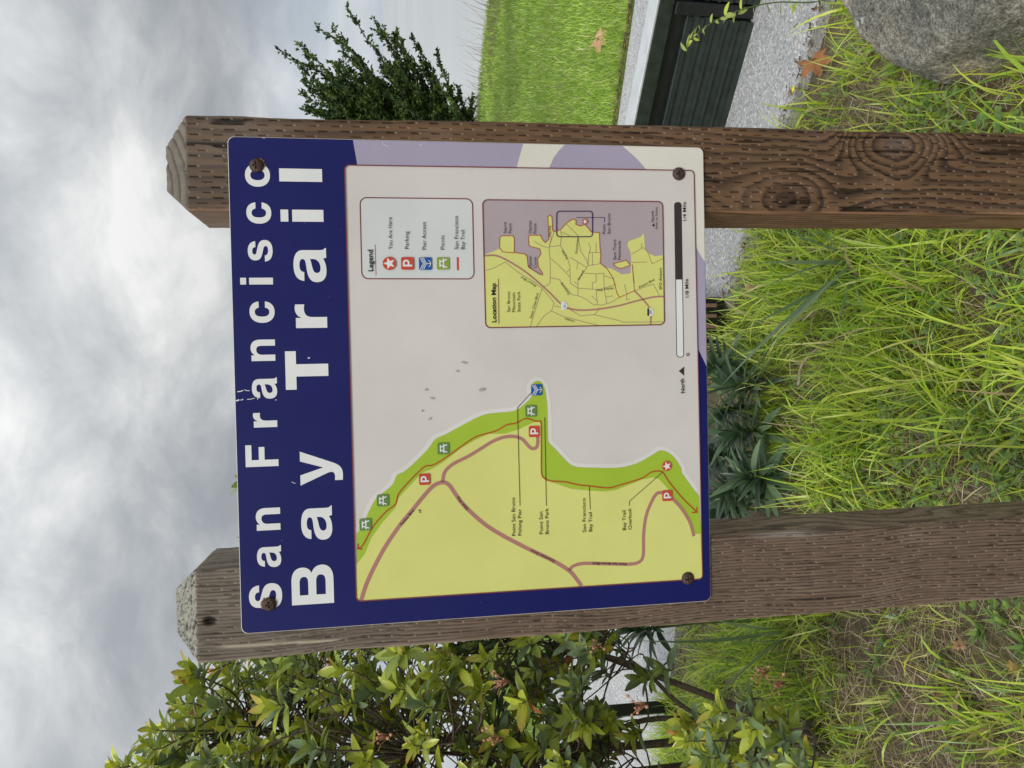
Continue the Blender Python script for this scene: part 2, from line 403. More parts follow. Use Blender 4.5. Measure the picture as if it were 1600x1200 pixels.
def rrect(st4, r, n=6):                  # rounded quadrilateral
    P = [np.array(p, float) for p in st4]; out = []
    for i in range(4):
        a, b, c = P[i - 1], P[i], P[(i + 1) % 4]
        u = (a - b) / np.linalg.norm(a - b); v = (c - b) / np.linalg.norm(c - b); ctr = b + (u + v) * r
        p0, p1 = b + u * r, b + v * r
        for k in range(n + 1):
            t = k / n * math.pi / 2; out.append(ctr - v * r * math.cos(t) - u * r * math.sin(t))
    return out
PX = SW / 745.0                          # metres per photo pixel near the panel's middle
L4 = lambda pts: [ST(*p) for p in pts]
h = SW / 2
out = rrect([(-h, h), (-h, -h), (h, -h), (h, h)], 0.010)
# panel plate: blue face, pale worn rim
pl = MB(); nO = len(out)
V = []
for (yy, ins) in ((0.0045, 0.0), (0.0008, 0.0), (0.0, 0.0009)):
    for p in out:
        q = np.array(p) * (1 - ins / h); x, z = loc(*q); V.append((x, yy, z + SO[2]))
pl.add(V, [tuple(range(nO - 1, -1, -1))], 0)
for k in range(2):
    pl.add([V[k * nO + i] for i in range(nO)] + [V[(k + 1) * nO + i] for i in range(nO)], [(i, (i + 1) % nO, nO + (i + 1) % nO, nO + i) for i in range(nO)], 1)
pl.add([V[2 * nO + i] for i in range(nO)], [tuple(range(nO))], 0)
pm = pl.mesh('panel', [PM['blue'], PM['rim']])
import bmesh
b_ = bmesh.new(); b_.from_mesh(pm); bmesh.ops.recalc_face_normals(b_, faces=b_.faces); b_.to_mesh(pm); b_.free()
panel = link('panel', pm, sign)
E_ = h - 0.0012
def clampP(p): return np.array([min(max(p[0], -E_), E_), min(max(p[1], -E_), E_)])
# lavender and cream swoosh along the right and lower margin
sw = Flat()
cornerB = rrect([(-E_, E_), (-E_, -E_), (E_, -E_), (E_, E_)], 0.009)[14:21]     # lower right
band = [clampP(ST(551, 210)), ST(559, 262)] + L4([(1078, 268), (1086, 420), (1087, 537)]) + [clampP(ST(1110, 572))] + [np.array(p) for p in cornerB[:0]]
sw.poly([clampP(ST(551, 200)), ST(559, 262), ST(1078, 270), ST(1082, 330), ST(1087, 537), clampP(ST(1115, 572))] + [p for p in rrect([(-E_, E_), (-E_, -E_), (E_, -E_), (E_, E_)], 0.009)[14:21]] , 'lav', 1)
A_ = lambda x, y: ST(780 + x / 4.706, 200 + y / 4.706)
sw.poly([clampP(A_(175, 80)), A_(150, 210), A_(125, 300), A_(365, 300), A_(400, 220), A_(440, 165), clampP(A_(480, 80))], 'pale', 2)
arc = [clampP(A_(905, 80)), A_(960, 180), A_(1020, 235), A_(1085, 310), A_(1300, 322), A_(1400, 325), A_(1420, 380), A_(1435, 850), A_(1470, 920), clampP(A_(1530, 985))]
sw.poly(arc + [p for p in rrect([(-E_, E_), (-E_, -E_), (E_, -E_), (E_, E_)], 0.009)[14:21]], 'pale', 2)
sw.build('margin_swoosh', panel)
# cream field with maroon line
fr = L4([(557, 939), (1097, 904), (1083.5, 267), (538.5, 258.5)])
fld = Flat()
fo = rrect(fr, 7 * PX); fld.poly(fo, 'cream', 3); fld.ribbon(fo, 1.7 * PX, 'maroon', 9, True)
fld.build('map_field', panel)
# main map
coast = [(557, 834), (567.5, 820), (576, 799), (588, 778), (602, 767), (614, 755.5), (620, 742), (631, 736.5), (647, 723), (667.5, 702.5), (680, 686), (697, 678), (720.6, 665), (752.5, 649), (774, 645), (803.5, 641.8), (820.5, 630), (830, 619.5), (829, 607), (833, 598), (839.6, 595), (846, 598), (851.3, 609), (854.5, 630), (855.6, 655.6), (856, 684), (858, 692), (867, 701), (880, 715), (892.6, 726.6), (907.5, 730), (928.7, 730.5), (950, 731), (971, 730), (992.5, 724.5), (1009.5, 716), (1020, 709.6), (1028.6, 704.3), (1037, 704), (1047.7, 709.6), (1056, 718), (1063.7, 731), (1065, 738), (1073, 750), (1084, 765), (1091.5, 775.5)]
cs_ = catmull(coast, 3)
mapf = Flat()
hal = [ST(*p) for p in cs_]
mapf.ribbon(hal[2:-2], 13 * PX, 'halo', 4)
mapf.poly(hal + L4([(1095, 834), (1090, 850), (700, 800), (558, 882)]), 'green', 5)
edge = [(557.5, 881), (570, 866), (580, 841), (597, 817), (618, 793), (623, 777), (642, 757.6), (659, 738.5), (676, 732), (693, 721.5), (720.6, 700), (742, 687.5), (763, 678), (790.7, 677), (812, 670), (833, 660), (843.5, 659), (844.8, 664), (845.6, 740), (852, 750), (871, 756), (892.6, 763.5), (918, 766), (945.7, 767.6), (962.7, 765), (982, 757.4), (1003, 749), (1020, 745.7), (1029, 748), (1037, 756.4), (1046, 767), (1050, 780), (1062, 795), (1074, 812), (1083, 833.5), (1094.2, 833.5)]
yb = [ST(*p) for p in edge] + [p for p in rrect(fr, 6.2 * PX)[7:14][::-1]] + [p for p in rrect(fr, 6.2 * PX)[0:7][::-1]]
ctr_ = np.mean(fr, axis=0)
yb = [p if i < len(edge) else ctr_ + (p - ctr_) * 0.9985 for i, p in enumerate(yb)]
mapf.poly(yb, 'yellow', 6)
roads = [[(564, 938.5), (573, 911), (587, 881), (604, 850.5), (625, 820), (644, 797), (661, 776), (677, 759), (691, 753.5), (701.5, 757.6), (712, 772.5), (725, 789.5), (752.5, 815), (780, 833.5), (822.5, 856), (865, 876.5), (888.4, 891), (899, 902.6), (908, 915)],
         [(691.3, 753), (695, 737), (708, 724.7), (731, 713), (752.5, 700), (769.5, 689.6), (786.5, 683), (803.5, 681.8), (816, 686.4), (824.7, 696), (831, 700.7), (837.5, 699), (839.8, 691.7), (839.8, 680)],
         [(888.4, 891), (894.7, 884.5), (905.4, 880.7), (920, 879.8), (950, 880.5), (984, 881), (999, 877), (1004.5, 866), (1005, 835.6), (1008.4, 808), (1016, 786.7), (1025, 771.5), (1036, 769)],
         [(1047.7, 776), (1064.7, 795), (1077.5, 816.5), (1083.5, 837.5)]]
for k, r in enumerate(roads): mapf.ribbon([ST(*p) for p in catmull(r, 6)], (6.3 if k == 0 else 5.4) * PX, 'road', 7)
tr1 = [(559, 856.5), (567, 851), (582.7, 822.7), (603, 799), (617.6, 787.5), (622.8, 771), (640, 751), (657, 734), (665, 728), (678, 725.7), (701.5, 711), (725, 694), (744, 682), (765, 676), (778, 671.6), (790.7, 664), (805.6, 661), (818.4, 654.6), (827, 654.6), (835.4, 657.7), (842.5, 658.2), (845, 663), (845.3, 700), (845.6, 738), (850, 747), (858.7, 751), (865, 751.7), (884, 753), (903, 757.4), (920, 759), (941.5, 761.7), (954, 761.7), (967, 758), (988, 751.7), (1005, 745.7), (1016, 738), (1026.5, 735.8), (1035, 738), (1041.4, 748), (1050, 759.6), (1067, 779.7), (1087, 799)]
mapf.ribbon([ST(*p) for p in catmull(tr1, 5)], 1.9 * PX, 'trail', 8)
for a in ([(559.5, 849), (558.8, 857), (565.5, 857.5)], [(1080, 800.5), (1088, 800.3), (1088, 792)]): mapf.ribbon(L4(a), 1.9 * PX, 'trail', 8)
for l in ([(831, 612), (808, 637), (812, 790)], [(850.5, 652), (853, 790)], [(920, 760), (921.5, 796)], [(1035, 737), (982.5, 783), (982.5, 790)]): mapf.ribbon(L4(l), 0.9 * PX, 'black', 10)
# scuffs on the bay
for (x, y, a, b) in ((665, 609, 3, 1.6), (675, 622.5, 5, 1.5), (671, 654.5, 2.4, 1.8), (753, 609, 6, 2), (725, 567, 6, 1.4), (714, 580, 3, 1.3), (660, 641.5, 1.6, 1.2), (655, 797, 2.4, 1.1), (656, 800, 1.2, 1)):
    c = ST(x, y); w = random.uniform(-1, 1)
    mapf.poly([c + PX * np.array([math.cos(t + w) * b * (1 + .4 * random.random()), math.sin(t) * a * (.6 + .5 * random.random())]) for t in np.linspace(0, 2 * math.pi, 11)[:-1]], 'dark' if b < 1.3 else 'scuff', 12)
mapf.build('trail_map', panel)
# icons ------------------------------------------------------------
def icon(kind, x, y, size, name):
    f = Flat(); c = ST(x, y); z = size * PX
    Pq = lambda pts: [c + z * np.array(p) for p in pts]
    sq = Pq([(-.5, .5), (-.5, -.5), (.5, -.5), (.5, .5)])
    if kind == 'star':
        f.poly(Pq([(.5 * math.cos(t), .5 * math.sin(t)) for t in np.linspace(0, 2 * math.pi, 25)[:-1]]), 'red', 11)
        f.poly(Pq([((.46 if k % 2 == 0 else .19) * math.sin(k * math.pi / 5), (.46 if k % 2 == 0 else .19) * math.cos(k * math.pi / 5)) for k in range(10)]), 'white', 12)
    elif kind == 'parking':
        f.poly(rrect(sq, .14 * z), 'red', 11)
        f.ribbon(Pq([(-.17, -.36), (-.17, .36)]), .15 * z, 'white', 12)
        f.ribbon(Pq([(-.17, .29), (.06, .29), (.17, .25), (.22, .14), (.22, .05), (.17, -.05), (.06, -.09), (-.17, -.09)]), .14 * z, 'white', 13)
    elif kind == 'pier':
        f.poly(rrect(sq, .1 * z), 'pier', 11)
        for k in range(3):
            o = .13 * k
            f.ribbon(Pq([(-.47, .14 + o), (-.2, .02 + o), (0, -.12 + o), (.2, .02 + o), (.47, .14 + o)]), .05 * z, 'white', 12)
        f.ribbon(Pq([(0, -.1), (0, -.42)]), .05 * z, 'white', 12)
        f.ribbon(Pq([(-.25, -.26), (-.2, -.36), (0, -.43), (.2, -.36), (.25, -.26)]), .05 * z, 'white', 13)
    else:
        f.poly(rrect(sq, .12 * z), 'picnic' if kind == 'picnic' else 'lpic', 11)
        f.ribbon(Pq([(-.3, .25), (.3, .25)]), .1 * z, 'white', 12); f.ribbon(Pq([(-.4, -.04), (.4, -.04)]), .1 * z, 'white', 12)
        f.ribbon(Pq([(-.12, .25), (-.32, -.33)]), .1 * z, 'white', 13); f.ribbon(Pq([(.12, .25), (.32, -.33)]), .1 * z, 'white', 13)
    f.build(name, panel)
for (x, y) in ((571, 819), (598, 781.5), (692.5, 700.5), (829, 642)): icon('picnic', x, y, 18, 'picnic_icon')
for (x, y) in ((663.5, 748.5), (834, 674), (1041.7, 774)): icon('parking', x, y, 17.5, 'parking_icon')
icon('pier', 838, 609, 17.5, 'pier_icon'); icon('star', 1041, 728, 16.5, 'star_icon')
# legend -----------------------------------------------------------
lg = Flat(); q = rrect(L4([(565.6, 435.6), (740.6, 436), (738, 311), (562.5, 309)]), 10 * PX)
lg.poly(q, 'legend', 4); lg.ribbon(q, 1.7 * PX, 'maroon', 5, True)
lg.ribbon(L4([(587.5, 430.6), (586.2, 382.5)]), 1.1 * PX, 'red', 5); lg.ribbon(L4([(715.5, 422.5), (715, 402)]), 3.4 * PX, 'red', 5)
lg.build('legend_box', panel)
icon('star', 608.4, 412, 20.5, 'star_icon'); icon('parking', 636.6, 412, 19.5, 'parking_icon'); icon('pier', 664.4, 412.3, 19.5, 'pier_icon'); icon('picnic2', 692, 412, 19, 'picnic_icon')
# location map -----------------------------------------------------
B_ = lambda x, y: ST(740 + x / 5.106, 290 + y / 5.106)
BL = lambda pts: [B_(*p) for p in pts]
lm = Flat(); q = rrect(BL([(95, 1135), (1520, 1110), (1505, 130), (70, 115)]), 8 * PX)
lm.poly(q, 'mauve', 4); lm.ribbon(q, 1.7 * PX, 'maroon', 8, True)
coast2 = [(85, 550), (150, 530), (205, 503), (208, 415), (225, 402), (310, 402), (322, 420), (322, 535), (410, 548), (425, 570), (432, 640), (450, 665), (530, 720), (548, 700), (515, 650), (508, 590), (535, 545), (525, 505), (460, 490), (440, 480), (435, 410), (445, 398), (530, 398), (545, 430), (570, 458), (598, 430), (590, 250), (605, 238), (622, 250), (628, 360), (640, 370), (690, 355), (740, 300), (790, 268), (815, 280), (812, 310), (850, 325), (885, 312), (915, 345), (935, 372), (1000, 378), (1005, 500), (1012, 560), (1005, 620), (1050, 655), (1090, 660), (1150, 690), (1180, 710), (1250, 700), (1255, 600), (1250, 530), (1225, 480), (1235, 445), (1330, 410), (1358, 380), (1365, 500), (1400, 545), (1450, 565), (1507, 555)]
lm.poly(BL(coast2) + BL([(1515, 1085), (1508, 1100), (1490, 1109), (130, 1132), (108, 1124), (98, 1105)]), 'yellow', 5)
isl = [(1110, 625), (1215, 597), (1247, 635), (1180, 662), (1140, 655)]
lm.poly(BL(isl), 'yellow', 5); lm.ribbon(BL(isl), 1.1 * PX, 'trail', 7, True)
lm.ribbon(BL(coast2[2:11] + [(440, 655), (548, 716), (548, 700)] + coast2[14:44] + [(1060, 662), (1110, 740), (1140, 860), (1160, 893), (1280, 840), (1262, 630)]), 1.1 * PX, 'trail', 7)
lm.ribbon(BL([(207, 500), (230, 530), (322, 538)]), 1.1 * PX, 'trail', 7)
for w, pts in ((2.7, [(86, 560), (180, 560), (280, 605), (400, 680), (500, 760), (600, 850), (690, 940), (760, 980), (860, 995), (1000, 985), (1150, 960), (1300, 920), (1430, 890), (1513, 885)]), (2.6, [(1280, 840), (1340, 900), (1390, 960), (1412, 1010), (1410, 1110)])):
    lm.ribbon([B_(*p) for p in catmull(pts, 5)], w * PX, 'road', 6)
for pts in ([(90, 680), (160, 660), (250, 610), (350, 690), (480, 770), (545, 820), (640, 935), (620, 1000), (560, 1040), (500, 1125)], [(545, 820), (500, 960), (450, 1128)], [(620, 1000), (700, 1040), (850, 1080), (990, 1115)], [(640, 960), (760, 985), (850, 1040), (960, 1030), (1000, 990)], [(960, 1030), (1150, 1075), (1190, 1090), (1510, 1088)],
            [(480, 445), (540, 480), (600, 500), (610, 640), (608, 780), (560, 810)], [(600, 490), (690, 480), (700, 400), (690, 360)], [(690, 480), (740, 560), (765, 640), (770, 780), (830, 820), (1000, 830), (1130, 790)], [(600, 500), (620, 410)], [(610, 580), (680, 640), (740, 700), (765, 730)], [(640, 370), (600, 490)], [(740, 310), (800, 370), (830, 400), (850, 520), (900, 600), (910, 640), (830, 760), (830, 880)], [(700, 370), (760, 400)], [(765, 575), (830, 610), (900, 655)], [(915, 455), (930, 500), (915, 560), (910, 640), (1000, 625)], [(915, 535), (1005, 535)], [(975, 455), (975, 535)], [(945, 540), (945, 640)], [(830, 610), (820, 670)], [(760, 670), (745, 690)],
            [(610, 735), (680, 750), (740, 820), (780, 870), (850, 885), (900, 910), (950, 950), (1020, 955), (1100, 930), (1160, 893)], [(880, 700), (970, 705), (1035, 700), (1040, 830), (1060, 940)], [(975, 705), (975, 770), (945, 775), (945, 830)], [(1040, 720), (1110, 745), (1130, 800)], [(800, 770), (830, 790)], [(975, 835), (985, 950)], [(1050, 890), (1110, 880)], [(940, 880), (980, 920)],
            [(1255, 550), (1350, 495), (1385, 530), (1420, 625), (1505, 585)], [(1260, 615), (1380, 610)], [(1340, 460), (1335, 500)], [(1280, 840), (1430, 785), (1480, 880)], [(1200, 790), (1220, 860), (1215, 910), (1245, 905)], [(1265, 640), (1280, 780)]):
    lm.ribbon(BL(pts), 0.95 * PX, 'brown', 6)
lm.ribbon(rrect(BL([(660, 410), (945, 410), (945, 207), (660, 207)]), 5 * PX), 1.5 * PX, 'ink', 9, True)
lm.ribbon(BL([(815, 257), (1040, 257), (1040, 295)]), 0.8 * PX, 'ink', 9)
lm.ribbon(BL([(199, 1105), (195, 745)]), 0.9 * PX, 'maroon', 9)
lm.poly(BL([(1418, 318), (1437, 304), (1437, 332)]), 'black', 9)
for (x, y, c1) in ((722, 960, 0), (1408, 1010, 1)):
    lm.poly(BL([(x - 27, y - 28), (x - 10, y - 33), (x + 12, y - 28), (x + 27, y), (x + 12, y + 28), (x - 10, y + 33), (x - 27, y + 28)]), 'white', 9)
    if c1: lm.poly(BL([(x - 27, y - 28), (x - 12, y - 30), (x - 12, y + 30), (x - 27, y + 28)]), 'black', 10)
lm.build('location_map', panel)
icon('star', 740 + 885 / 5.106, 290 + 290 / 5.106, 9, 'star_icon')
# scale bar and north arrow
sb = Flat()
sb.poly(rrect(L4([(1056.5, 558.5), (1068.5, 558.5), (1064.5, 316), (1052.8, 316)]), 5.2 * PX), 'dark', 4)
sb.poly(rrect(L4([(1057.6, 557.4), (1067.3, 557.4), (1066, 500), (1056.4, 500)]), 4.4 * PX)[0:14] + L4([(1065.3, 437), (1055.8, 437)]), 'white', 5)
sb.poly(L4([(1060, 579.7), (1068.5, 587), (1068.5, 572.8)]), 'dark', 5)
sb.build('scale_bar', panel)
# title lettering --------------------------------------------------
def bez(path, n=9):
    tk = path.split(); i = 0; loops = []; cur = None; pts = []
    while i < len(tk):
        c = tk[i]; i += 1
        if c == 'M': cur = np.array([float(tk[i]), float(tk[i + 1])]); i += 2; pts = [cur]
        elif c == 'L': cur = np.array([float(tk[i]), float(tk[i + 1])]); i += 2; pts.append(cur)
        elif c == 'C':
            a, b, d = [np.array([float(tk[i + 2 * k]), float(tk[i + 2 * k + 1])]) for k in range(3)]; i += 6
            for t in np.linspace(0, 1, n + 1)[1:]: pts.append((1 - t) ** 3 * cur + 3 * (1 - t) ** 2 * t * a + 3 * (1 - t) * t * t * b + t ** 3 * d)
            cur = d
        elif c == 'Z':
            if np.linalg.norm(pts[0] - pts[-1]) < 1e-6: pts = pts[:-1]
            loops.append(pts)
    return loops
K_ = 0.62
G = dict(
 n='M 0 0 L 0 .97 L .27 .97 L .27 .83 C .34 .94 .46 1 .60 1 C .86 1 1 .86 1 .60 L 1 0 L .71 0 L .71 .56 C .71 .70 .66 .77 .53 .77 C .38 .77 .29 .68 .29 .52 L .29 0 Z',
 r='M 0 0 L 0 .97 L .43 .97 L .43 .79 C .50 .93 .65 1 .86 1 L 1 .985 L 1 .70 C .64 .75 .46 .67 .46 .45 L .46 0 Z',
 o='M .5 1 C .19 1 0 .80 0 .5 C 0 .20 .19 0 .5 0 C .81 0 1 .20 1 .5 C 1 .80 .81 1 .5 1 Z M .5 .785 C .64 .785 .72 .68 .72 .5 C .72 .32 .64 .215 .5 .215 C .36 .215 .28 .32 .28 .5 C .28 .68 .36 .785 .5 .785 Z',
 c='M 1 .63 C .97 .87 .80 1 .52 1 C .2 1 0 .80 0 .49 C 0 .19 .2 0 .51 0 C .79 0 .97 .14 1 .38 L .71 .38 C .69 .27 .62 .21 .51 .21 C .36 .21 .29 .31 .29 .49 C .29 .69 .36 .79 .51 .79 C .62 .79 .69 .73 .71 .63 Z',
 s='M .94 .69 C .92 .89 .76 1 .49 1 C .22 1 .05 .89 .05 .70 C .05 .54 .16 .46 .36 .42 L .55 .38 C .67 .355 .72 .33 .72 .27 C .72 .21 .64 .18 .51 .18 C .37 .18 .29 .23 .28 .32 L 0 .32 C .01 .11 .20 0 .51 0 C .82 0 1 .11 1 .31 C 1 .47 .90 .55 .68 .60 L .46 .645 C .36 .665 .32 .69 .32 .735 C .32 .79 .39 .82 .49 .82 C .60 .82 .66 .78 .67 .69 Z',
 a='M 1 0 L .72 0 C .705 .03 .70 .06 .695 .10 C .60 .03 .48 0 .33 0 C .12 0 0 .11 0 .29 C 0 .47 .10 .56 .35 .60 L .55 .625 C .64 .64 .68 .665 .68 .72 C .68 .79 .61 .82 .49 .82 C .37 .82 .31 .78 .30 .68 L .04 .68 C .05 .89 .20 1 .49 1 C .79 1 .94 .90 .94 .71 L .94 .22 C .94 .11 .95 .07 1 .035 Z M .68 .50 C .64 .475 .58 .46 .48 .44 C .33 .41 .27 .37 .27 .29 C .27 .22 .32 .18 .41 .18 C .57 .18 .68 .27 .68 .41 Z',
 B='M 0 0 L 0 1 L .60 1 C .83 1 .95 .90 .95 .74 C .95 .63 .90 .56 .80 .52 C .93 .48 1 .39 1 .27 C 1 .10 .86 0 .62 0 Z M .24 .605 L .24 .81 L .54 .81 C .66 .81 .71 .78 .71 .705 C .71 .63 .66 .605 .54 .605 Z M .24 .19 L .24 .415 L .56 .415 C .69 .415 .75 .385 .75 .305 C .75 .225 .69 .19 .57 .19 Z',
 y='M 0 1 L .30 1 L .51 .46 L .71 1 L 1 1 L .63 .20 C .55 .05 .45 0 .28 0 L .12 .005 L .12 .19 L .23 .185 C .32 .185 .37 .22 .37 .27 C .37 .30 .36 .33 .34 .37 Z',
 T='M .34 0 L .34 .75 L 0 .75 L 0 1 L 1 1 L 1 .75 L .66 .75 L .66 0 Z',
 F='M 0 0 L 0 1 L 1 1 L 1 .815 L .31 .815 L .31 .595 L .90 .595 L .90 .42 L .31 .42 L .31 0 Z',
 l='M 0 0 L 0 1 L 1 1 L 1 0 Z')
G['S'] = G['s']; G['i'] = 'M 0 0 L 0 .73 L 1 .73 L 1 0 Z'; G['dot'] = 'M 0 .82 L 0 1 L 1 1 L 1 .82 Z'
title = [('S', 389, 441, 911.6, 951), ('a', 401.6, 439.4, 852.5, 886.2), ('n', 399.8, 438, 793.5, 828.4), ('F', 383.6, 435, 695, 729), ('r', 395.4, 433.2, 645, 667.6), ('a', 393.6, 433, 590, 623), ('n', 391.6, 430, 530.6, 564), ('c', 389.9, 429.2, 471, 504.5), ('i', 375.4, 426.6, 434, 444.6), ('s', 387.2, 426, 375, 408.7), ('c', 385, 424, 316.3, 349.6), ('o', 382.8, 421.9, 255.6, 291.9),
         ('B', 455.6, 521.3, 882.8, 943.8), ('a', 470.6, 519, 790.8, 843.7), ('y', 469, 535.6, 704.4, 757.3), ('T', 446, 513, 548.4, 608.4), ('r', 460.7, 511, 475.6, 512.4), ('a', 458.6, 510, 387.7, 441), ('i', 438.4, 505.4, 327.8, 346.5), ('l', 436.3, 503.3, 263.8, 284)]
for ch, x0, x1, y0, y1 in title:
    xm, ym = (x0 + x1) / 2, (y0 + y1) / 2
    sl_, sr_ = ST(xm, y1)[0], ST(xm, y0)[0]; tt, tb = ST(x0, ym)[1], ST(x1, ym)[1]
    f = Flat(); lp = bez(G[ch])
    mapq = lambda L: [(sl_ + p[0] * (sr_ - sl_), tb + p[1] * (tt - tb)) for p in L]
    f.poly(mapq(lp[0]), 'white', 2, [mapq(l) for l in lp[1:]])
    if ch == 'i': f.poly(mapq(bez(G['dot'])[0]), 'white', 2)
    f.build('letter', panel)
# scratches on the blue
for (x0, y0, x1, y1, w) in ((371, 612, 380, 610, 1.4), (382, 609, 390, 610.5, 1.0), (368.5, 626, 374, 624.5, 2.0), (376, 625, 380, 623.5, 1.3), (386, 624, 398, 622, 0.9), (402, 624, 404, 620, 1.0), (430, 625, 432, 624, 0.8), (481, 559.5, 484, 558.5, 1.6), (456, 753, 462, 755, 0.7), (600, 226, 606, 229, 0.7), (597, 222, 600, 227, 0.5), (655, 226, 660, 227, 0.7), (410, 215, 414, 216, 0.6)):
    sc_ = Flat(); sc_.ribbon(L4([(x0, y0), ((x0 + x1) / 2, (y0 + y1) / 2 + .6), (x1, y1)]), w * PX, 'white', 3); sc_.build('scratch', panel)
# small lettering with the built-in font ----------------------------
TX = []
def text(body, x0, y0, x1, y1, cap, bold=0.0, col='black', layer=10, ctr=0):
    a, b = ST(x0, y0), ST(x1, y1)
    if ctr:
        d = (b - a) / np.linalg.norm(b - a); o_ = np.array([d[1], -d[0]]) * cap * PX / 2; a, b = a + o_, b + o_
    TX.append((body, a, b, cap * PX, bold, col, layer))
def tB(body, x0, y0, x1, y1, cap, bold=0.0): text(body, 740 + x0 / 5.106, 290 + y0 / 5.106, 740 + x1 / 5.106, 290 + y1 / 5.106, cap, bold)
text('Point San Bruno', 805, 836.7, 803.8, 777, 5.6, 0.0); text('Fishing Pier', 814.2, 836.2, 813.8, 795, 5.6, 0.0)
text('Point San', 847.6, 834, 847, 799, 5.6, 0.0); text('Bruno Park', 856.8, 834, 856.2, 793.5, 5.6, 0.0)
text('San Francisco', 915, 831, 913.8, 778, 5.6, 0.0); text('Bay Trail', 924.5, 830, 924, 800, 5.6, 0.0)
text('Bay Trail', 977.2, 827.8, 976.6, 797.2, 5.6, 0.0); text('Overlook', 986.2, 827, 985.4, 793.5, 5.6, 0.0)
text('Forbes Blvd', 626.5, 819.5, 645.5, 797, 4.0, .003, ctr=1); text('DNA Way', 730, 796, 714, 776, 4.0, .003, ctr=1)
text('Grandview Drive', 866, 877.2, 829, 859.5, 4.0, .003, ctr=1); text('Point San Bruno Blvd.', 978, 881, 924.5, 880, 4.0, .003, ctr=1)
text('North', 1069, 614, 1067.6, 591.7, 6.6, .014); text('0', 1076.5, 556.2, 1076.4, 551.8, 5.6, .006)
text('1/8 Mile', 1075, 465, 1074, 436, 5.4, .006); text('1/4 Mile', 1071, 345.5, 1070.4, 316, 5.4, .006)
text('Legend', 582.8, 424.4, 582, 390.6, 7.2, .022)
text('You Are Here', 613, 390, 612, 340, 5.8, 0.0); text('Parking', 638.4, 389.4, 638, 362, 5.8, 0.0); text('Pier Access', 665.4, 390.6, 664.8, 347.5, 5.8, 0.0)
text('Picnic', 694, 390.6, 693.6, 368, 5.8, 0.0); text('San Francisco', 715.8, 390, 715, 338, 5.8, 0.0); text('Bay Trail', 725.6, 390, 725.2, 360, 5.8, 0.0)
tB('Location Map', 178, 1092, 172, 780, 6.6, .022)
for b, x, y0, y1 in (('San Bruno', 286, 1010, 848), ('Mountain', 326, 1010, 855), ('State Park', 368, 1010, 846), ('Sierra', 258, 383, 293), ('Point', 298, 383, 303), ('Oyster', 457, 385, 280), ('Point', 496, 385, 303), ('Oyster', 458, 662, 560), ('Cove', 497, 662, 573), ('Marina', 613, 410, 322), ('Point', 1045, 388, 310), ('San Bruno', 1085, 388, 226), ('Sam Trans', 1130, 594, 434), ('Peninsula', 1167, 594, 444), ('SFO Airport', 1495, 832, 657), ('North', 1433, 292, 205)):
    tB(b, x + 2, y0, x, y1, 4.6, 0.0)
tB('(Not to Scale)', 1462, 350, 1460, 177, 3.2, .002)
for b, x0, y0, x1, y1 in (('Airport Blvd', 500, 800, 382, 725), ('Sister Cities Blvd', 460, 1062, 515, 865), ('Linden', 800, 1078, 725, 1056), ('Gateway', 765, 866, 697, 772), ('Forbes', 748, 580, 706, 515), ('Grand', 838, 758, 878, 686), ('Harbor Way', 1108, 812, 976, 832), ('Airport Blvd', 1316, 822, 1438, 760), ('Grandview', 822, 548, 835, 415), ('101', 733, 978, 733, 944), ('380', 1416, 1028, 1416, 992)):
    tB(b, x0, y0, x1, y1, 3.6, .0)
objs = []
for i, t in enumerate(TX + [('H', None, None, 1, 0, 'black', 0)]):
    cu = bpy.data.curves.new('lettering', 'FONT'); cu.body = t[0]; cu.size = 1; cu.offset = t[4]; cu.resolution_u = 3
    o = bpy.data.objects.new('lettering', cu); COL.objects.link(o); objs.append(o)
dg = bpy.context.evaluated_depsgraph_get(); dg.update()
mes = [bpy.data.meshes.new_from_object(o.evaluated_get(dg)) for o in objs]
for o in objs:
    cu = o.data; bpy.data.objects.remove(o); bpy.data.curves.remove(cu)
CAPH = max(v.co.y for v in mes[-1].vertices)
for t, me in zip(TX, mes):
    co = np.zeros(len(me.vertices) * 3); me.vertices.foreach_get('co', co); co = co.reshape(-1, 3)
    d = t[2] - t[1]; L = np.linalg.norm(d); d = d / L; up = np.array([-d[1], d[0]])
    x = (co[:, 0] - co[:, 0].min()) / np.ptp(co[:, 0]) * L; y = co[:, 1] / CAPH * t[3]
    f = Flat(); f.tris(t[1] + x[:, None] * d + y[:, None] * up, [tuple(p.vertices) for p in me.polygons], t[5], t[6])
    f.build('lettering', panel); bpy.data.meshes.remove(me)
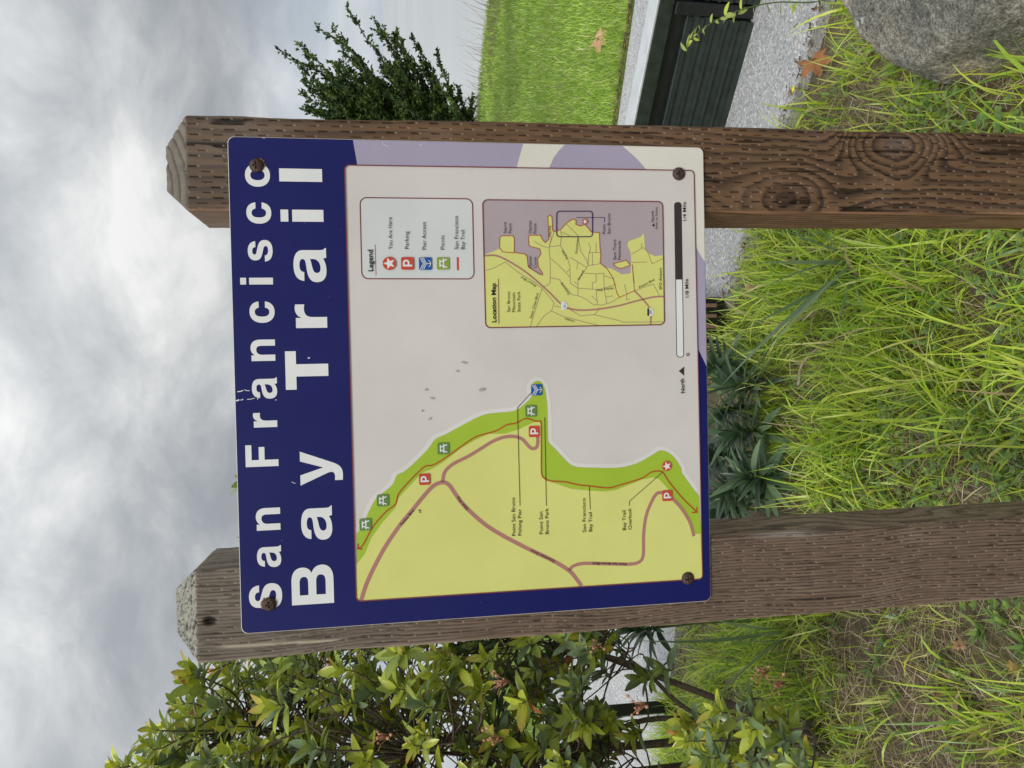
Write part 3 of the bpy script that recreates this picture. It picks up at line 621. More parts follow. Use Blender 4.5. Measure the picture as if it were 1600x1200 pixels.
# ------------------------------------------------------------------ posts of the sign
PWID = 0.142
def st_world(x, y):                      # panel-plane point: s (horizontal, from panel centre), world height
    r = ray(x, y); k = ((SO - CAM) @ sN) / (r @ sN); p = CAM + k * r
    return (p - SO) @ sA, p[2]
def make_post(which):
    zs = np.concatenate([np.linspace(-0.1, 0.34, 30, endpoint=False), np.arange(0.34, 1.789, 0.0016)])
    nf, ns, nb = 112, 30, 8; r = 0.005; w = PWID
    # perimeter: front (y=0) left->right, right side, back, left side; rounded corners
    per = []; nor = []; side = []
    def arc(cx, cy, a0):
        for k in range(1, 4):
            a = a0 + k / 4 * math.pi / 2; per.append((cx + r * math.cos(a), cy + r * math.sin(a))); nor.append((math.cos(a), math.sin(a)))
    def line(p0, p1, n_, nr, sd):
        for k in range(n_):
            t = k / (n_ - 1); per.append((p0[0] + (p1[0] - p0[0]) * t, p0[1] + (p1[1] - p0[1]) * t)); nor.append(nr); side.append(sd)
    line((r, 0), (w - r, 0), nf, (0, -1), 0); arc(w - r, r, -math.pi / 2); side += [0] * 3
    line((w, r), (w, w - r), ns, (1, 0), 1); arc(w - r, w - r, 0); side += [1] * 3
    line((w - r, w), (r, w), nb, (0, 1), 2); arc(r, w - r, math.pi / 2); side += [2] * 3
    line((0, w - r), (0, r), ns, (-1, 0), 3); arc(r, r, math.pi); side += [3] * 3
    per = np.array(per); nor = np.array(nor); side = np.array(side); n = len(per)
    A = np.where(side == 0, per[:, 0], np.where(side == 1, w + per[:, 1], np.where(side == 2, 3 * w - per[:, 0], 4 * w - per[:, 1])))[None, :]   # unrolled
    a2 = A; Zz = zs[:, None] + 0 * A; A = A + 0 * Zz
    front = (side == 0)[None, :] + 0 * Zz > 0
    fine = fbm(A * 900, Zz * 28, 5, 3); mid = fbm(A * 60, Zz * 5, 9, 4); mott = fbm(A * 26, Zz * 12, 15, 4)
    if which == 'R':
        kn = []
        for (ix, iy, sz) in ((1232, 312, 1.0), (1402, 232, 0.9)):
            s_, z_ = st_world(ix, iy); kn.append((s_ - 0.268 + 0.003, z_, sz))
        Rg = (A + 0.022 * (fbm(A * 7, Zz * 3.2, 21, 2) - .5) + 0.03 * np.sin(Zz * 2.6 + .8)) / 0.017
        kd = 0
        for (ka, kz, sz) in kn:
            d = np.sqrt((A - ka) ** 2 + ((Zz - kz) * 0.62) ** 2) * (1 + 0.35 * (fbm(A * 16, Zz * 16, 31, 2) - .5)); ww = np.exp(-(d / (0.078 * sz)) ** 4)
            Rg = Rg * (1 - ww) + (d / 0.0150) * ww; kd = np.maximum(kd, np.exp(-(d / (0.022 * sz)) ** 2) * front)
        fr_ = Rg + 0.22 * mid; fr_ = fr_ - np.floor(fr_)
        dark = (sstep(0.12, 0.82, fr_) * .8 + .2 * sstep(.6, .85, fr_)) * (1 - sstep(0.88, 1.0, fr_))
        amp = 0.25 + 0.75 * sstep(0.3, 0.7, fbm(A * 9, Zz * 3, 44, 2))
        dark = dark * amp
        light_c, dark_c = np.array([0.160, 0.094, 0.051]), np.array([0.050, 0.032, 0.022])
        grey = np.clip(sstep(1.45, 1.78, Zz) * 0.75 + 0.25 * sstep(.55, .75, mott), 0, 1)
        C = light_c * (1 - dark[..., None]) + dark_c * dark[..., None]
        C = C * (0.72 + 0.5 * fine[..., None]) * (0.72 + 0.56 * mott[..., None])
        C = C * (1 - grey[..., None] * .55) + np.array([0.125, 0.112, 0.098]) * (0.5 + mott[..., None]) * grey[..., None] * .55
        for q_, (ka, kz, sz) in enumerate(kn):
            d = np.sqrt((A - ka) ** 2 + ((Zz - kz) * 0.8) ** 2); k1 = np.exp(-(d / (0.021 * sz)) ** 4) * front
            kc = np.array([0.04, 0.024, 0.017]) if q_ == 0 else np.array([0.13, 0.095, 0.075])
            C = C * (1 - .8 * k1[..., None]) + kc * (0.5 + fine[..., None]) * .8 * k1[..., None]
        H = -0.0004 * dark + 0.0007 * (fine - .5) - 0.0008 * kd
        slw, sld = 1.0, 0.0020
        cr = sstep(.80, .90, vn(A * 170, Zz * 11, 52)) * (fbm(A * 12, Zz * 6, 3, 2) > .56)
    else:
        Aw = A + 0.012 * (fbm(A * 12, Zz * 6.5, 61, 2) - .5) + 0.016 * (vn(0 * A + 3, Zz * 5.2, 66) - .5)
        fr_ = Aw / 0.0052 + 0.5 * mid; fr_ = fr_ - np.floor(fr_)
        dark = sstep(0.45, 0.88, fr_) * (1 - sstep(0.92, 1.0, fr_)) * (0.45 + 0.75 * mott); dark = np.clip(dark, 0, 1)
        cr = sstep(.74, .86, vn(Aw * 480, Zz * 26, 71)) * .8 + sstep(.86, .93, vn(Aw * 330, Zz * 5, 74))
        C = np.array([0.180, 0.128, 0.092]) * (1 - dark[..., None]) + np.array([0.050, 0.036, 0.029]) * dark[..., None]
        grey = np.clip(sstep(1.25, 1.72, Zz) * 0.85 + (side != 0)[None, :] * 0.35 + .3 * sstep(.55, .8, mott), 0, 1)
        C = C * (1 - grey[..., None] * .7) + np.array([0.185, 0.168, 0.142]) * (0.55 + .5 * (1 - dark[..., None])) * grey[..., None] * .7
        C = C * (0.68 + 0.55 * fine[..., None]) * (0.75 + 0.5 * mott[..., None])
        s_, z_ = st_world(1235, 838); ka = s_ + 0.404
        pe = np.exp(-((A - ka - .003) / 0.006) ** 2 - ((Zz - z_) / 0.05) ** 2) * np.clip(fine * 1.9 - .25, 0, 1)
        C = C * (1 - pe[..., None]) + np.array([0.42, 0.40, 0.36]) * pe[..., None]
        # knot hole by the top and a pale split along the left edge
        s_, z_ = st_world(327, 976); ka2 = s_ + 0.418
        kh = np.exp(-(((A - ka2) / 0.0065) ** 2 + ((Zz - z_) / 0.009) ** 2) ** 2)
        C = C * (1 - .9 * kh[..., None]); sp2 = np.exp(-((A - 0.021 - 0.08 * (Zz - 1.66) * .25) / 0.0022) ** 2) * sstep(1.56, 1.6, Zz) * (1 - sstep(1.74, 1.77, Zz))
        C = C * (1 - sp2[..., None]) + np.array([0.42, 0.37, 0.28]) * sp2[..., None]
        H = -0.0007 * dark + 0.0006 * (fine - .5) - 0.007 * kh + 0.0012 * sp2
        slw, sld = 0.6, 0.0013
        # staple chips: small bright slivers where the incising teeth tore the face
    C = np.where((side != 0)[None, :, None], C * (np.array([1.75, 1.6, 1.55]) if which == 'R' else np.array([1.5, 1.45, 1.35])), C)  # side faces painted lighter, standing in for light falling on them
    C = C * (1 - (.75 if which == 'R' else .5) * cr[..., None]); H = H - 0.0014 * cr
    # incising slits, every second row shifted
    rows, perd, ln, wd = (0.0078, 0.034, 0.0145, 0.00072) if which == 'R' else (0.0083, 0.036, 0.013, 0.0006)
    Aj = (A + 0.0012 * (vn(A * 40, Zz * 9, 81) - .5)) if which == 'R' else Aw
    row = np.floor(Aj / rows); da = np.abs(Aj / rows - row - .5) * rows
    ph = Zz / perd + 0.5 * (row % 2) + 0.22 * hsh(row, 0 * row, 91) + 0.31 * (side[None, :]); cell = np.floor(ph); u = (ph - cell - .5) * perd + 0.006 * (hsh(row, cell, 93) - .5)
    pr = hsh(row, cell, 95)
    on = (side == 0)[None, :] | (side == 2)[None, :] if which == 'R' else (side < 9)[None, :]
    msk = (1 - sstep(wd * .7, wd * 1.5, da)) * (1 - sstep(ln / 2 - .001, ln / 2 + .001, np.abs(u) * (0.9 + .5 * pr))) * on * (pr > (0.06 if which == 'R' else 0.35))
    C = C * (1 - .78 * slw * msk[..., None]); H = H - sld * msk
    dot = (1 - sstep(.0007, .0016, da)) * (1 - sstep(.0006, .0017, np.abs(u + ln * .56))) * on * (pr > (.45 if which == 'R' else .35))
    C = C * (1 - .6 * dot[..., None]) + np.array([0.36, 0.29, 0.22]) * .6 * dot[..., None]
    H = H + 0.0007 * dot
    edge_wear = 0.0018 * (fbm(A * 3, Zz * 18, 14, 3) - .5)
    corner = np.minimum.reduce([np.abs(A - k * w) for k in range(5)]); H = H - 0.0035 * np.exp(-(corner / .006) ** 2) * sstep(.5, .75, fbm(A * 2, Zz * 9, 17, 3)) + edge_wear
    Xp = per[None, :, 0] + nor[None, :, 0] * H; Yp = per[None, :, 1] + nor[None, :, 1] * H
    V = np.stack([Xp, Yp, Zz], -1); cols = C
    # bevelled top
    ct = np.array([w / 2, w / 2]); rings = []; rc = []
    nr_ = 22
    for k in range(1, nr_ + 1):
        t = k / nr_; sc1 = 1 - t * 0.52
        P2 = ct + (per - ct) * sc1; bump_ = 0.0015 * (fbm(P2[:, 0] * 160, P2[:, 1] * 160, 77, 2) - .5)
        if which == 'R':
            d = np.hypot(P2[:, 0] - 0.03, P2[:, 1] - 0.16); f_ = d / 0.0125 + .3 * fbm(P2[:, 0] * 40, P2[:, 1] * 40, 7, 2); f_ -= np.floor(f_); dk = sstep(.6, .9, f_) * (1 - sstep(.93, 1, f_))
            cc = np.array([0.15, 0.13, 0.105]) * (1 - dk[:, None]) + np.array([0.05, 0.042, 0.036]) * dk[:, None]; zz_ = -0.003 * dk
            cc = cc * (0.75 + .5 * fbm(P2[:, 0] * 90, P2[:, 1] * 90, 19, 3)[:, None])
        else:
            g = fbm(per[:, 0] * 300 + k * 1.1, per[:, 1] * 300 + k * .4, 23, 3); sp3 = vn(per[:, 0] * 260 + k * .9, per[:, 1] * 260 - k * .8, 27)
            cc = np.array([0.28, 0.275, 0.23]) * (0.5 + .8 * g[:, None]); cc = cc * (1 - .85 * sstep(.62, .74, sp3)[:, None]); zz_ = -0.002 * sstep(.7, .8, sp3)
        rings.append(np.stack([P2[:, 0], P2[:, 1], 1.789 + t * 0.038 + bump_ + zz_], -1)); rc.append(cc)
    V = np.concatenate([V, np.array(rings)]); cols = np.concatenate([cols, np.array(rc)])
    m = V.shape[0]; idx = np.arange(m * n).reshape(m, n); nx_ = np.roll(idx, -1, 1)
    Q = np.stack([idx[:-1], nx_[:-1], nx_[1:], idx[1:]], -1).reshape(-1, 4)
    VV = V.reshape(-1, 3); CC = cols.reshape(-1, 3)
    # centre fan for the flat tip
    VV = np.vstack([VV, [[w / 2, w / 2, 1.8275]]]); CC = np.vstack([CC, CC[-1:]]); last = idx[-1]; c_ = len(VV) - 1
    Qt = np.stack([last, np.roll(last, -1), np.full(n, c_), np.full(n, c_)], -1)
    T1 = Q[:, [0, 1, 2]]; T2 = Q[:, [0, 2, 3]]; T = np.vstack([T1, T2, Qt[:, :3]])
    lean = R_(0.68); x0 = 0.268 if which == 'R' else -0.404      # left edge of the front face at z = 1
    VV = VV.copy(); VV[:, 0] += x0 - (VV[:, 2] - 0.9) * math.tan(lean); VV[:, 1] += 0.0052
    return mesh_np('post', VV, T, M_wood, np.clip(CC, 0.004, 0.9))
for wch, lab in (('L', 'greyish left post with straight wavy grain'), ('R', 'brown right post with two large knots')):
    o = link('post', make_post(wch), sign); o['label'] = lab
# screws
def screw(x, y):
    s_, t_ = ST(x, y); cx, cz = loc(s_, t_); rad = 0.0104; V = []; F = []; nr_, na = 16, 48
    ang = random.uniform(-.3, .3)
    for i in range(nr_ + 1):
        rr_ = rad * i / nr_
        for k in range(na):
            a = 2 * math.pi * k / na; px, pz = rr_ * math.cos(a), rr_ * math.sin(a)
            hgt = 0.0062 * math.sqrt(max(0, 1 - (rr_ / rad) ** 2 * .97)) + .0003 * (random.random() - .5)
            qx, qz = px * math.cos(ang) - pz * math.sin(ang), px * math.sin(ang) + pz * math.cos(ang)
            if (abs(qx) < .0011 and abs(qz) < .0048) or (abs(qz) < .0011 and abs(qx) < .0048): hgt -= .0032
            V.append((cx + px, -hgt - .0012, cz + SO[2] + pz))
    for k in range(na):
        a = 2 * math.pi * k / na; V.append((cx + rad * 1.02 * math.cos(a), .003, cz + SO[2] + rad * 1.02 * math.sin(a)))
    for i in range(nr_ + 1):
        for k in range(na):
            k2 = (k + 1) % na; F.append((i * na + k, (i + 1) * na + k, (i + 1) * na + k2, i * na + k2))
    link('screw', mesh_np('screw', V, F, M_rust), sign)
for p in ((401, 259), (421, 943.5), (1060, 272), (1074, 903)): screw(*p)
for (x, y, r0, r1, a0, a1) in ((401, 259, 10.5, 13.3, -1.7, -.4), (421, 943.5, 10.5, 13.0, .6, 2.2)):
    f = Flat(); c = ST(x, y); tt = np.linspace(a0, a1, 14)
    o_ = [c + PX * (r1 + random.uniform(-1.2, .6)) * np.array([math.cos(t), math.sin(t)]) for t in tt]; i_ = [c + PX * (r0 - 1) * np.array([math.cos(t), math.sin(t)]) for t in tt[::-1]]
    f.poly(o_ + i_, 'rust', 3); f.build('rust_stain', panel)
# ------------------------------------------------------------------ rock
def make_rock():
    import bmesh as bm_
    b = bm_.new(); bm_.ops.create_icosphere(b, subdivisions=6, radius=1); V = np.array([v.co[:] for v in b.verts])
    me = bpy.data.meshes.new('boulder'); b.to_mesh(me); b.free()
    rr2 = np.random.default_rng(5); d = np.ones(len(V))
    planes = [((-.72, -.25, .62), .72), ((-.25, -.85, .45), .78), ((.35, -.6, .7), .8), ((-.95, .1, .1), .82), ((-.1, .3, .95), .74), ((.8, .1, .5), .85), ((-.6, -.75, -.1), .80), ((-.5, .1, .86), .70), ((-.85, -.5, .35), .80), ((-.3, -.55, .78), .73)]
    for nrm, dist in planes:
        nv = np.array(nrm) / np.linalg.norm(nrm); c = V @ nv; lim = np.where(c > .05, dist / np.maximum(c, .05), 9); d = -np.log(np.exp(-d * 70) + np.exp(-lim * 70)) / 70
    P = V * d[:, None]
    nz = fbm(P[:, 0] * 3 + 5, P[:, 1] * 3 + P[:, 2] * 2.3, 3, 4) - .5; nf = fbm(P[:, 0] * 16 + P[:, 2] * 9, P[:, 1] * 16 - P[:, 2] * 11, 6, 4) - .5
    P = P * (1 + .07 * nz + .04 * nf)[:, None] * np.array([.56, .54, .45])
    me.vertices.foreach_set('co', P.astype(np.float32).ravel()); me.polygons.foreach_set('use_smooth', [True] * len(me.polygons)); me.update()
    m, t, bs = newmat('lichen_rock'); tcn = t.nodes.new('ShaderNodeTexCoord')
    n1 = noise(t, tcn.outputs['Object'], 3, 5, .55); n2 = noise(t, tcn.outputs['Object'], 60, 5, .7); n3 = noise(t, tcn.outputs['Object'], 190, 3, .6)
    c = ramp(t, n1, [(.36, (.14, .145, .125)), (.5, (.25, .235, .195)), (.60, (.44, .385, .31))])
    c = mixc(t, 1, c, ramp(t, n2, [(.32, (.35,) * 3), (.66, (1.5,) * 3)]), 'MULTIPLY'); c = mixc(t, 1, c, ramp(t, n3, [(.35, (.5,) * 3), (.68, (1.5,) * 3)]), 'MULTIPLY')
    vo = t.nodes.new('ShaderNodeTexVoronoi'); vo.inputs['Scale'].default_value = 9.5; vo.inputs['Randomness'].default_value = 1
    ds = t.nodes.new('ShaderNodeVectorMath'); ds.operation = 'ADD'; nn = t.nodes.new('ShaderNodeTexNoise'); nn.inputs['Scale'].default_value = 55
    sc3 = t.nodes.new('ShaderNodeVectorMath'); sc3.operation = 'SCALE'; sc3.inputs['Scale'].default_value = .05; t.links.new(tcn.outputs['Object'], nn.inputs['Vector']); t.links.new(nn.outputs['Color'], sc3.inputs[0])
    t.links.new(tcn.outputs['Object'], ds.inputs[0]); t.links.new(sc3.outputs[0], ds.inputs[1]); t.links.new(ds.outputs[0], vo.inputs['Vector'])
    c = mixc(t, ramp(t, vo.outputs['Distance'], [(.09, (.9,) * 3), (.13, (0, 0, 0))]), c, (.50, .56, .47))
    t.links.new(c, bs.inputs['Base Color']); bs.inputs['Roughness'].default_value = .85
    bp = t.nodes.new('ShaderNodeBump'); bp.inputs['Strength'].default_value = 1.0; bp.inputs['Distance'].default_value = .014; t.links.new(n2, bp.inputs['Height']); t.links.new(bp.outputs[0], bs.inputs['Normal'])
    me.materials.append(m); return me
ro = link('boulder', make_rock(), None, 'large grey boulder with pale lichen spots in the grass', 'rock'); ro.location = (1.23, 1.55, 0.03); ro.rotation_euler = (0, 0, .15)

# ------------------------------------------------------------------ low barrier, added shade box, black post by the path
be = np.array([-.74, .67, 0]); be /= np.linalg.norm(be); bn = np.array([-be[1], be[0], 0]); bn = bn if bn[1] > 0 else -bn
BB = np.array([1.45, 2.95, 0.022]); MBar = np.stack([be, bn, [0, 0, 1]], 1)
bar = bpy.data.objects.new('low_barrier', None); COL.objects.link(bar); bar.location = BB
bar.matrix_world = Matrix([[be[0], bn[0], 0, BB[0]], [be[1], bn[1], 0, BB[1]], [0, 0, 1, BB[2]], [0, 0, 0, 1]])
tag(bar, 'low dark green ribbed barrier with pale top rail on the path', 'barrier')
def ribbed(x0, x1):
    prof = []; Hh = .265; nrib = 5
    prof.append((0.0, 0.0)); prof.append((0.004, .022))
    for k in range(nrib):
        z0 = .028 + k * (Hh - .03) / nrib; st = (Hh - .03) / nrib; base = .008 + .045 * (z0 / Hh)
        prof += [(base + .004, z0), (base + .010, z0 + st * .60), (base - .006, z0 + st * .66), (base - .006, z0 + st * .80), (base + .010, z0 + st * .97)]
    prof.append((.058, Hh)); prof.append((.075, Hh)); prof.append((.075, 0))
    V = [(x, y, z) for x in (x0, x1) for (y, z) in prof]; n = len(prof)
    mb = MB(); mb.add(V, [(i, (i + 1) % n, n + (i + 1) % n, n + i) for i in range(n)] + [tuple(range(n - 1, -1, -1)), tuple(range(n, 2 * n))]); return mb.mesh('ribbed_panel', M_green)
for x0, x1 in ((.02, 1.2), (-1.15, -.045)): link('ribbed_panel', ribbed(x0, x1), bar)
mb = MB(); mb.box((.025, .105, .192), (2.35, .05, .385)); link('backing', mb.mesh('backing', M_black), bar)  # black sheet put in to give the gap under the beam its shade
mb = MB(); mb.box((.025, .10, .362), (2.36, .108, .062), bev=.004); link('rail_beam', mb.mesh('rail_beam', M_green), bar)
mb = MB(); mb.box((.025, .10, .400), (2.37, .112, .012), bev=.003); link('top_rail', mb.mesh('top_rail', M_rail), bar)
for x in (-.012,): mb = MB(); mb.box((x, .05, .165), (.05, .05, .33), bev=.003); link('support', mb.mesh('support', M_black), bar)

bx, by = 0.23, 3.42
sbox_ = bpy.data.objects.new('litter_bin', None); COL.objects.link(sbox_); sbox_.location = (bx, by, .022); sbox_.rotation_euler = (0, 0, -.1)  # added black box standing in for the dark shade under the plants
tag(sbox_, 'black box-shaped litter bin with brown slats behind the grass under the sign', 'litter bin')
mb = MB(); mb.box((0, 0, .40), (.30, .28, .78), bev=.008); link('body', mb.mesh('body', M_black), sbox_)
mb = MB(); mb.box((0, 0, .83), (.34, .32, .05), bev=.012); mb.box((0, 0, .88), (.20, .18, .05), bev=.012); link('lid', mb.mesh('lid', M_black), sbox_)
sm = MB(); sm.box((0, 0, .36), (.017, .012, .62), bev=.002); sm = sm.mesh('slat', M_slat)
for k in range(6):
    o = link('slat', sm, sbox_); o.location = (-.115 + k * .046, -.1475, 0)
pp = gpt(1056, 1103)
bp_ = bpy.data.objects.new('bollard', None); COL.objects.link(bp_); bp_.location = (pp[0], pp[1], .022); bp_.rotation_euler = (0, 0, .5)
tag(bp_, 'slim black square post standing on the path behind the leafy shrub', 'post')
mb = MB(); mb.box((0, 0, .24), (.062, .062, .46), bev=.004); link('shaft', mb.mesh('shaft', M_black), bp_)
mb = MB(); mb.box((0, 0, .006), (.13, .13, .012), bev=.002); link('base_plate', mb.mesh('base_plate', M_black), bp_)
mb = MB(); mb.box((0, 0, .48), (.074, .074, .024), bev=.006); link('cap', mb.mesh('cap', M_black), bp_)

# ------------------------------------------------------------------ grass
def blades(base, head, L, Wd, lean, bend, cA, cB, K=4, tw=None):
    N = len(base); t = np.linspace(0, 1, K + 1); th = lean[:, None] + bend[:, None] * t[None]
    th = np.clip(th, -.2, 2.3)
    seg = (L / K)[:, None]; dx = np.sin(th) * seg; dz = np.cos(th) * seg
    px = np.concatenate([np.zeros((N, 1)), np.cumsum(dx[:, :-1], 1)], 1); pz = np.concatenate([np.zeros((N, 1)), np.cumsum(dz[:, :-1], 1)], 1)
    ch, sh_ = np.cos(head)[:, None], np.sin(head)[:, None]
    C = np.stack([base[:, None, 0] + px * ch, base[:, None, 1] + px * sh_, np.maximum(base[:, None, 2] + pz, base[:, None, 2] * 0 - .004 + base[:, None, 2])], -1)
    tw = rng.uniform(-.9, .9, N) if tw is None else tw
    side = np.stack([-np.sin(head) * np.cos(tw), np.cos(head) * np.cos(tw), np.sin(tw)], -1)
    hw = (Wd[:, None] / 2) * (0.75 + .25 * np.minimum(t * 4, 1))[None] * (1 - t ** 2.2)[None]
    Lf = C[:, :K] - side[:, None] * hw[:, :K, None]; Rt = C[:, :K] + side[:, None] * hw[:, :K, None]
    V = np.concatenate([np.stack([Lf, Rt], 2).reshape(N, 2 * K, 3), C[:, K:]], 1)
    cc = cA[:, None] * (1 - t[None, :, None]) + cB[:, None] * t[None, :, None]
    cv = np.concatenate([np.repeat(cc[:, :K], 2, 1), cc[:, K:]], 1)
    f = []
    for k in range(K - 1): a = 2 * k; f += [(a, a + 1, a + 3), (a, a + 3, a + 2)]
    f.append((2 * K - 2, 2 * K - 1, 2 * K)); f = np.array(f)
    F = (f[None] + (np.arange(N) * (2 * K + 1))[:, None, None]).reshape(-1, 3)
    return V.reshape(-1, 3), F, cv.reshape(-1, 3)
def near_y(x): return np.interp(x, NEAR[::-1, 0], NEAR[::-1, 1])
def far_y(x): return np.interp(x, FAR[::-1, 0], FAR[::-1, 1])
def pal(n, cols, w, jit=.18):
    k = rng.choice(len(cols), n, p=np.array(w) / sum(w)); c = np.array(cols)[k]; return c * rng.uniform(1 - jit, 1 + jit, (n, 1)) * rng.uniform(.93, 1.07, (n, 3))
def scatter_bed(n, x0, x1, y0, marg):
    x = rng.uniform(x0, x1, n * 3); y = rng.uniform(y0, 4.6, n * 3); ok = y < near_y(x) - marg; x, y = x[ok][:n], y[ok][:n]
    rk = (np.hypot(x - 1.10, y - 2.46) > .13) & (~((x > -.85) & (x < .02) & (y > 2.78 - .25 * np.sin(x * 9)))) & (((x - 1.22) / .46) ** 2 + ((y - 1.58) / .44) ** 2 > 1); return x[rk], y[rk]
GREENS = [(.52, .70, .06), (.68, .80, .11), (.40, .60, .06), (.78, .80, .26), (.24, .40, .09)]
def add_stuff(name, parts, mat, label, cat):
    V = []; F = []; C = []; b = 0
    for v, f, c in parts: V.append(v); F.append(f + b); C.append(c); b += len(v)
    return link(name, mesh_np(name, np.vstack(V), np.vstack(F), mat, np.vstack(C)), None, label, cat, None, 'stuff')
# tufts of long grass
parts = []
def greenness(x, y):                     # lush around the middle and right, sparse and dry on the left front
    g = fbm(x * 3.4 + 4, y * 3.4, 12, 3); return np.clip(.49 + (g - .5) * 3.2 + .28 * sstep(-.5, .2, x) - .62 * sstep(-.25, -.75, x) * 0 - .08 * (1 - sstep(-.75, -.25, x)) * (1 - sstep(2.5, 3.1, y)), 0, 1)
tx, ty = scatter_bed(5200, -2.4, 2.4, 1.05, .06)
gg = greenness(tx, ty); kp = rng.random(len(tx)) < .10 + .90 * gg ** 1.4; tx, ty, gg = tx[kp], ty[kp], gg[kp]
nb_ = rng.integers(5, 15, len(tx)); ii = np.repeat(np.arange(len(tx)), nb_); N = len(ii)
thd = rng.uniform(0, 2 * math.pi, len(tx))
hd = np.where(rng.random(N) < .45, thd[ii] + rng.normal(0, .5, N), rng.uniform(0, 2 * math.pi, N))
bs_ = np.stack([tx[ii] + rng.normal(0, .022, N), ty[ii] + rng.normal(0, .022, N), np.zeros(N)], 1); bs_[:, 2] = gz(bs_[:, 0], bs_[:, 1]) - .022
szf = (.55 + .6 * gg)[ii]
L = rng.gamma(6, .034, N) * szf; L = np.clip(L * .74, .04, .28)
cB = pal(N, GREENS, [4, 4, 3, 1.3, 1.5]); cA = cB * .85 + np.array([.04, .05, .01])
dry = rng.random(N) < .08; cB[dry] = pal(dry.sum(), [(.50, .42, .24), (.38, .28, .15)], [1, 1]); cA[dry] = cB[dry]
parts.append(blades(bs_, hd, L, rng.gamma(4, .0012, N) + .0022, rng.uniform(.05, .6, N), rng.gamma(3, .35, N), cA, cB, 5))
# fine short green grass between
x, y = scatter_bed(34000, -2.4, 2.4, 1.1, .04); g = greenness(x, y); kp = rng.random(len(x)) < .30 + .70 * g; x, y = x[kp], y[kp]; N = len(x)
cB = pal(N, GREENS, [3, 2, 4, 1, 3]); b3 = np.stack([x, y, gz(x, y) - .022], 1)
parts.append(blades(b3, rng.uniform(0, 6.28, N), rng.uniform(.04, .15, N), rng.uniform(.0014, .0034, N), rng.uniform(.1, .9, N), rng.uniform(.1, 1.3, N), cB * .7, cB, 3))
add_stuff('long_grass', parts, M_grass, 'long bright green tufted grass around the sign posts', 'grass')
# dry thatch
x, y = scatter_bed(34000, -2.4, 2.2, 1.1, .02); xa, ya = scatter_bed(24000, -2.2, -.2, 1.1, .3); x = np.concatenate([x, xa]); y = np.concatenate([y, ya]); kp = rng.random(len(x)) < np.clip((fbm(x * 5, y * 5, 41, 3) - .36) * 6, .38, 1); x, y = x[kp], y[kp]; N = len(x)
cB = pal(N, [(.56, .46, .31), (.40, .30, .19), (.74, .65, .47), (.20, .14, .10)], [3, 3, 2.2, 1.0], .25); b3 = np.stack([x, y, gz(x, y) - .016 + rng.uniform(0, .02, N)], 1)
add_stuff('dry_thatch', [blades(b3, rng.uniform(0, 6.28, N), rng.gamma(3, .022, N), rng.uniform(.0010, .0034, N), rng.uniform(.9, 1.5, N), rng.uniform(-.1, .7, N), cB, cB, 3)], M_grass, 'dry straw-coloured thatch lying between the grass tufts', 'dry grass')
# clover leaves
x, y = scatter_bed(5200, -.6, 1.3, 1.3, .15); kp = fbm(x * 3, y * 3, 33, 2) > .50; x, y = x[kp], y[kp]; N = len(x) * 3
x = np.repeat(x, 3); y = np.repeat(y, 3); hd = np.tile([0, 2.1, 4.2], N // 3) + np.repeat(rng.uniform(0, 2, N // 3), 3); z = np.repeat(rng.uniform(.015, .06, N // 3), 3)
cB = pal(N, [(.20, .33, .06), (.28, .40, .09), (.15, .26, .07)], [1, 1, 1])
add_stuff('clover', [blades(np.stack([x, y, z + gz(x, y)], 1), hd, rng.uniform(.010, .018, N), rng.uniform(.010, .017, N), np.full(N, 1.3), np.full(N, .35), cB, cB, 3, np.zeros(N))], M_grass, 'small round clover leaves growing low in the grass', 'clover')
# broad-leaved weeds between the tufts
x, y = scatter_bed(420, -1.9, 1.2, 1.3, .12); N = len(x) * 7; x = np.repeat(x, 7) + rng.normal(0, .006, N); y = np.repeat(y, 7) + rng.normal(0, .006, N)
cB = pal(N, [(.22, .36, .09), (.30, .44, .10), (.16, .28, .10)], [1, 1, 1]); hd = np.tile(np.arange(7) * .9, N // 7) + rng.normal(0, .2, N)
add_stuff('low_weeds', [blades(np.stack([x, y, gz(x, y)], 1), hd, rng.uniform(.02, .07, N), rng.uniform(.008, .018, N), rng.uniform(.5, 1.2, N), rng.uniform(.2, .8, N), cB * .8, cB, 4, rng.normal(0, .25, N))], M_grass, 'small broad-leaved weeds scattered between the grass tufts', 'weeds')
# lawn grass
u_ = rng.random(190000); yy = 3.0 + 12.5 * u_ ** 1.5; xx = yy * np.where(np.arange(len(yy)) < 150000, rng.uniform(.0, .82, len(yy)), rng.uniform(-.7, 0, len(yy))); ok = (yy > far_y(xx) + .03); S_ = shore_s(xx[ok], yy[ok]); xx, yy = xx[ok][S_ < .25], yy[ok][S_ < .25]; S_ = S_[S_ < .25]
N = len(xx); zz = lawn_z(xx, yy, S_) - .004; sc_l = 1 + .10 * np.maximum(yy - 5, 0)
pt = fbm(xx * .9, yy * .9, 55, 3); cB = pal(N, [(.36, .55, .06), (.46, .62, .11), (.22, .37, .04), (.58, .60, .26)], [4, 3, 4, 1.6]) * (.25 + 1.45 * pt[:, None])
strip = (S_ > -1.6) & (fbm(xx * .6, yy * 1.3, 58, 3) > .47) & (rng.random(N) < .65); cB[strip] = pal(strip.sum(), [(.30, .27, .13), (.24, .25, .09)], [1, 1])
add_stuff('lawn_grass', [blades(np.stack([xx, yy, zz], 1), rng.uniform(0, 6.28, N), rng.uniform(.03, .095, N), rng.uniform(.003, .007, N) * sc_l, rng.uniform(.1, .8, N), rng.uniform(0, 1.1, N), cB * .75, cB, 2)], M_grass, 'short green lawn grass beyond the path', 'lawn grass')
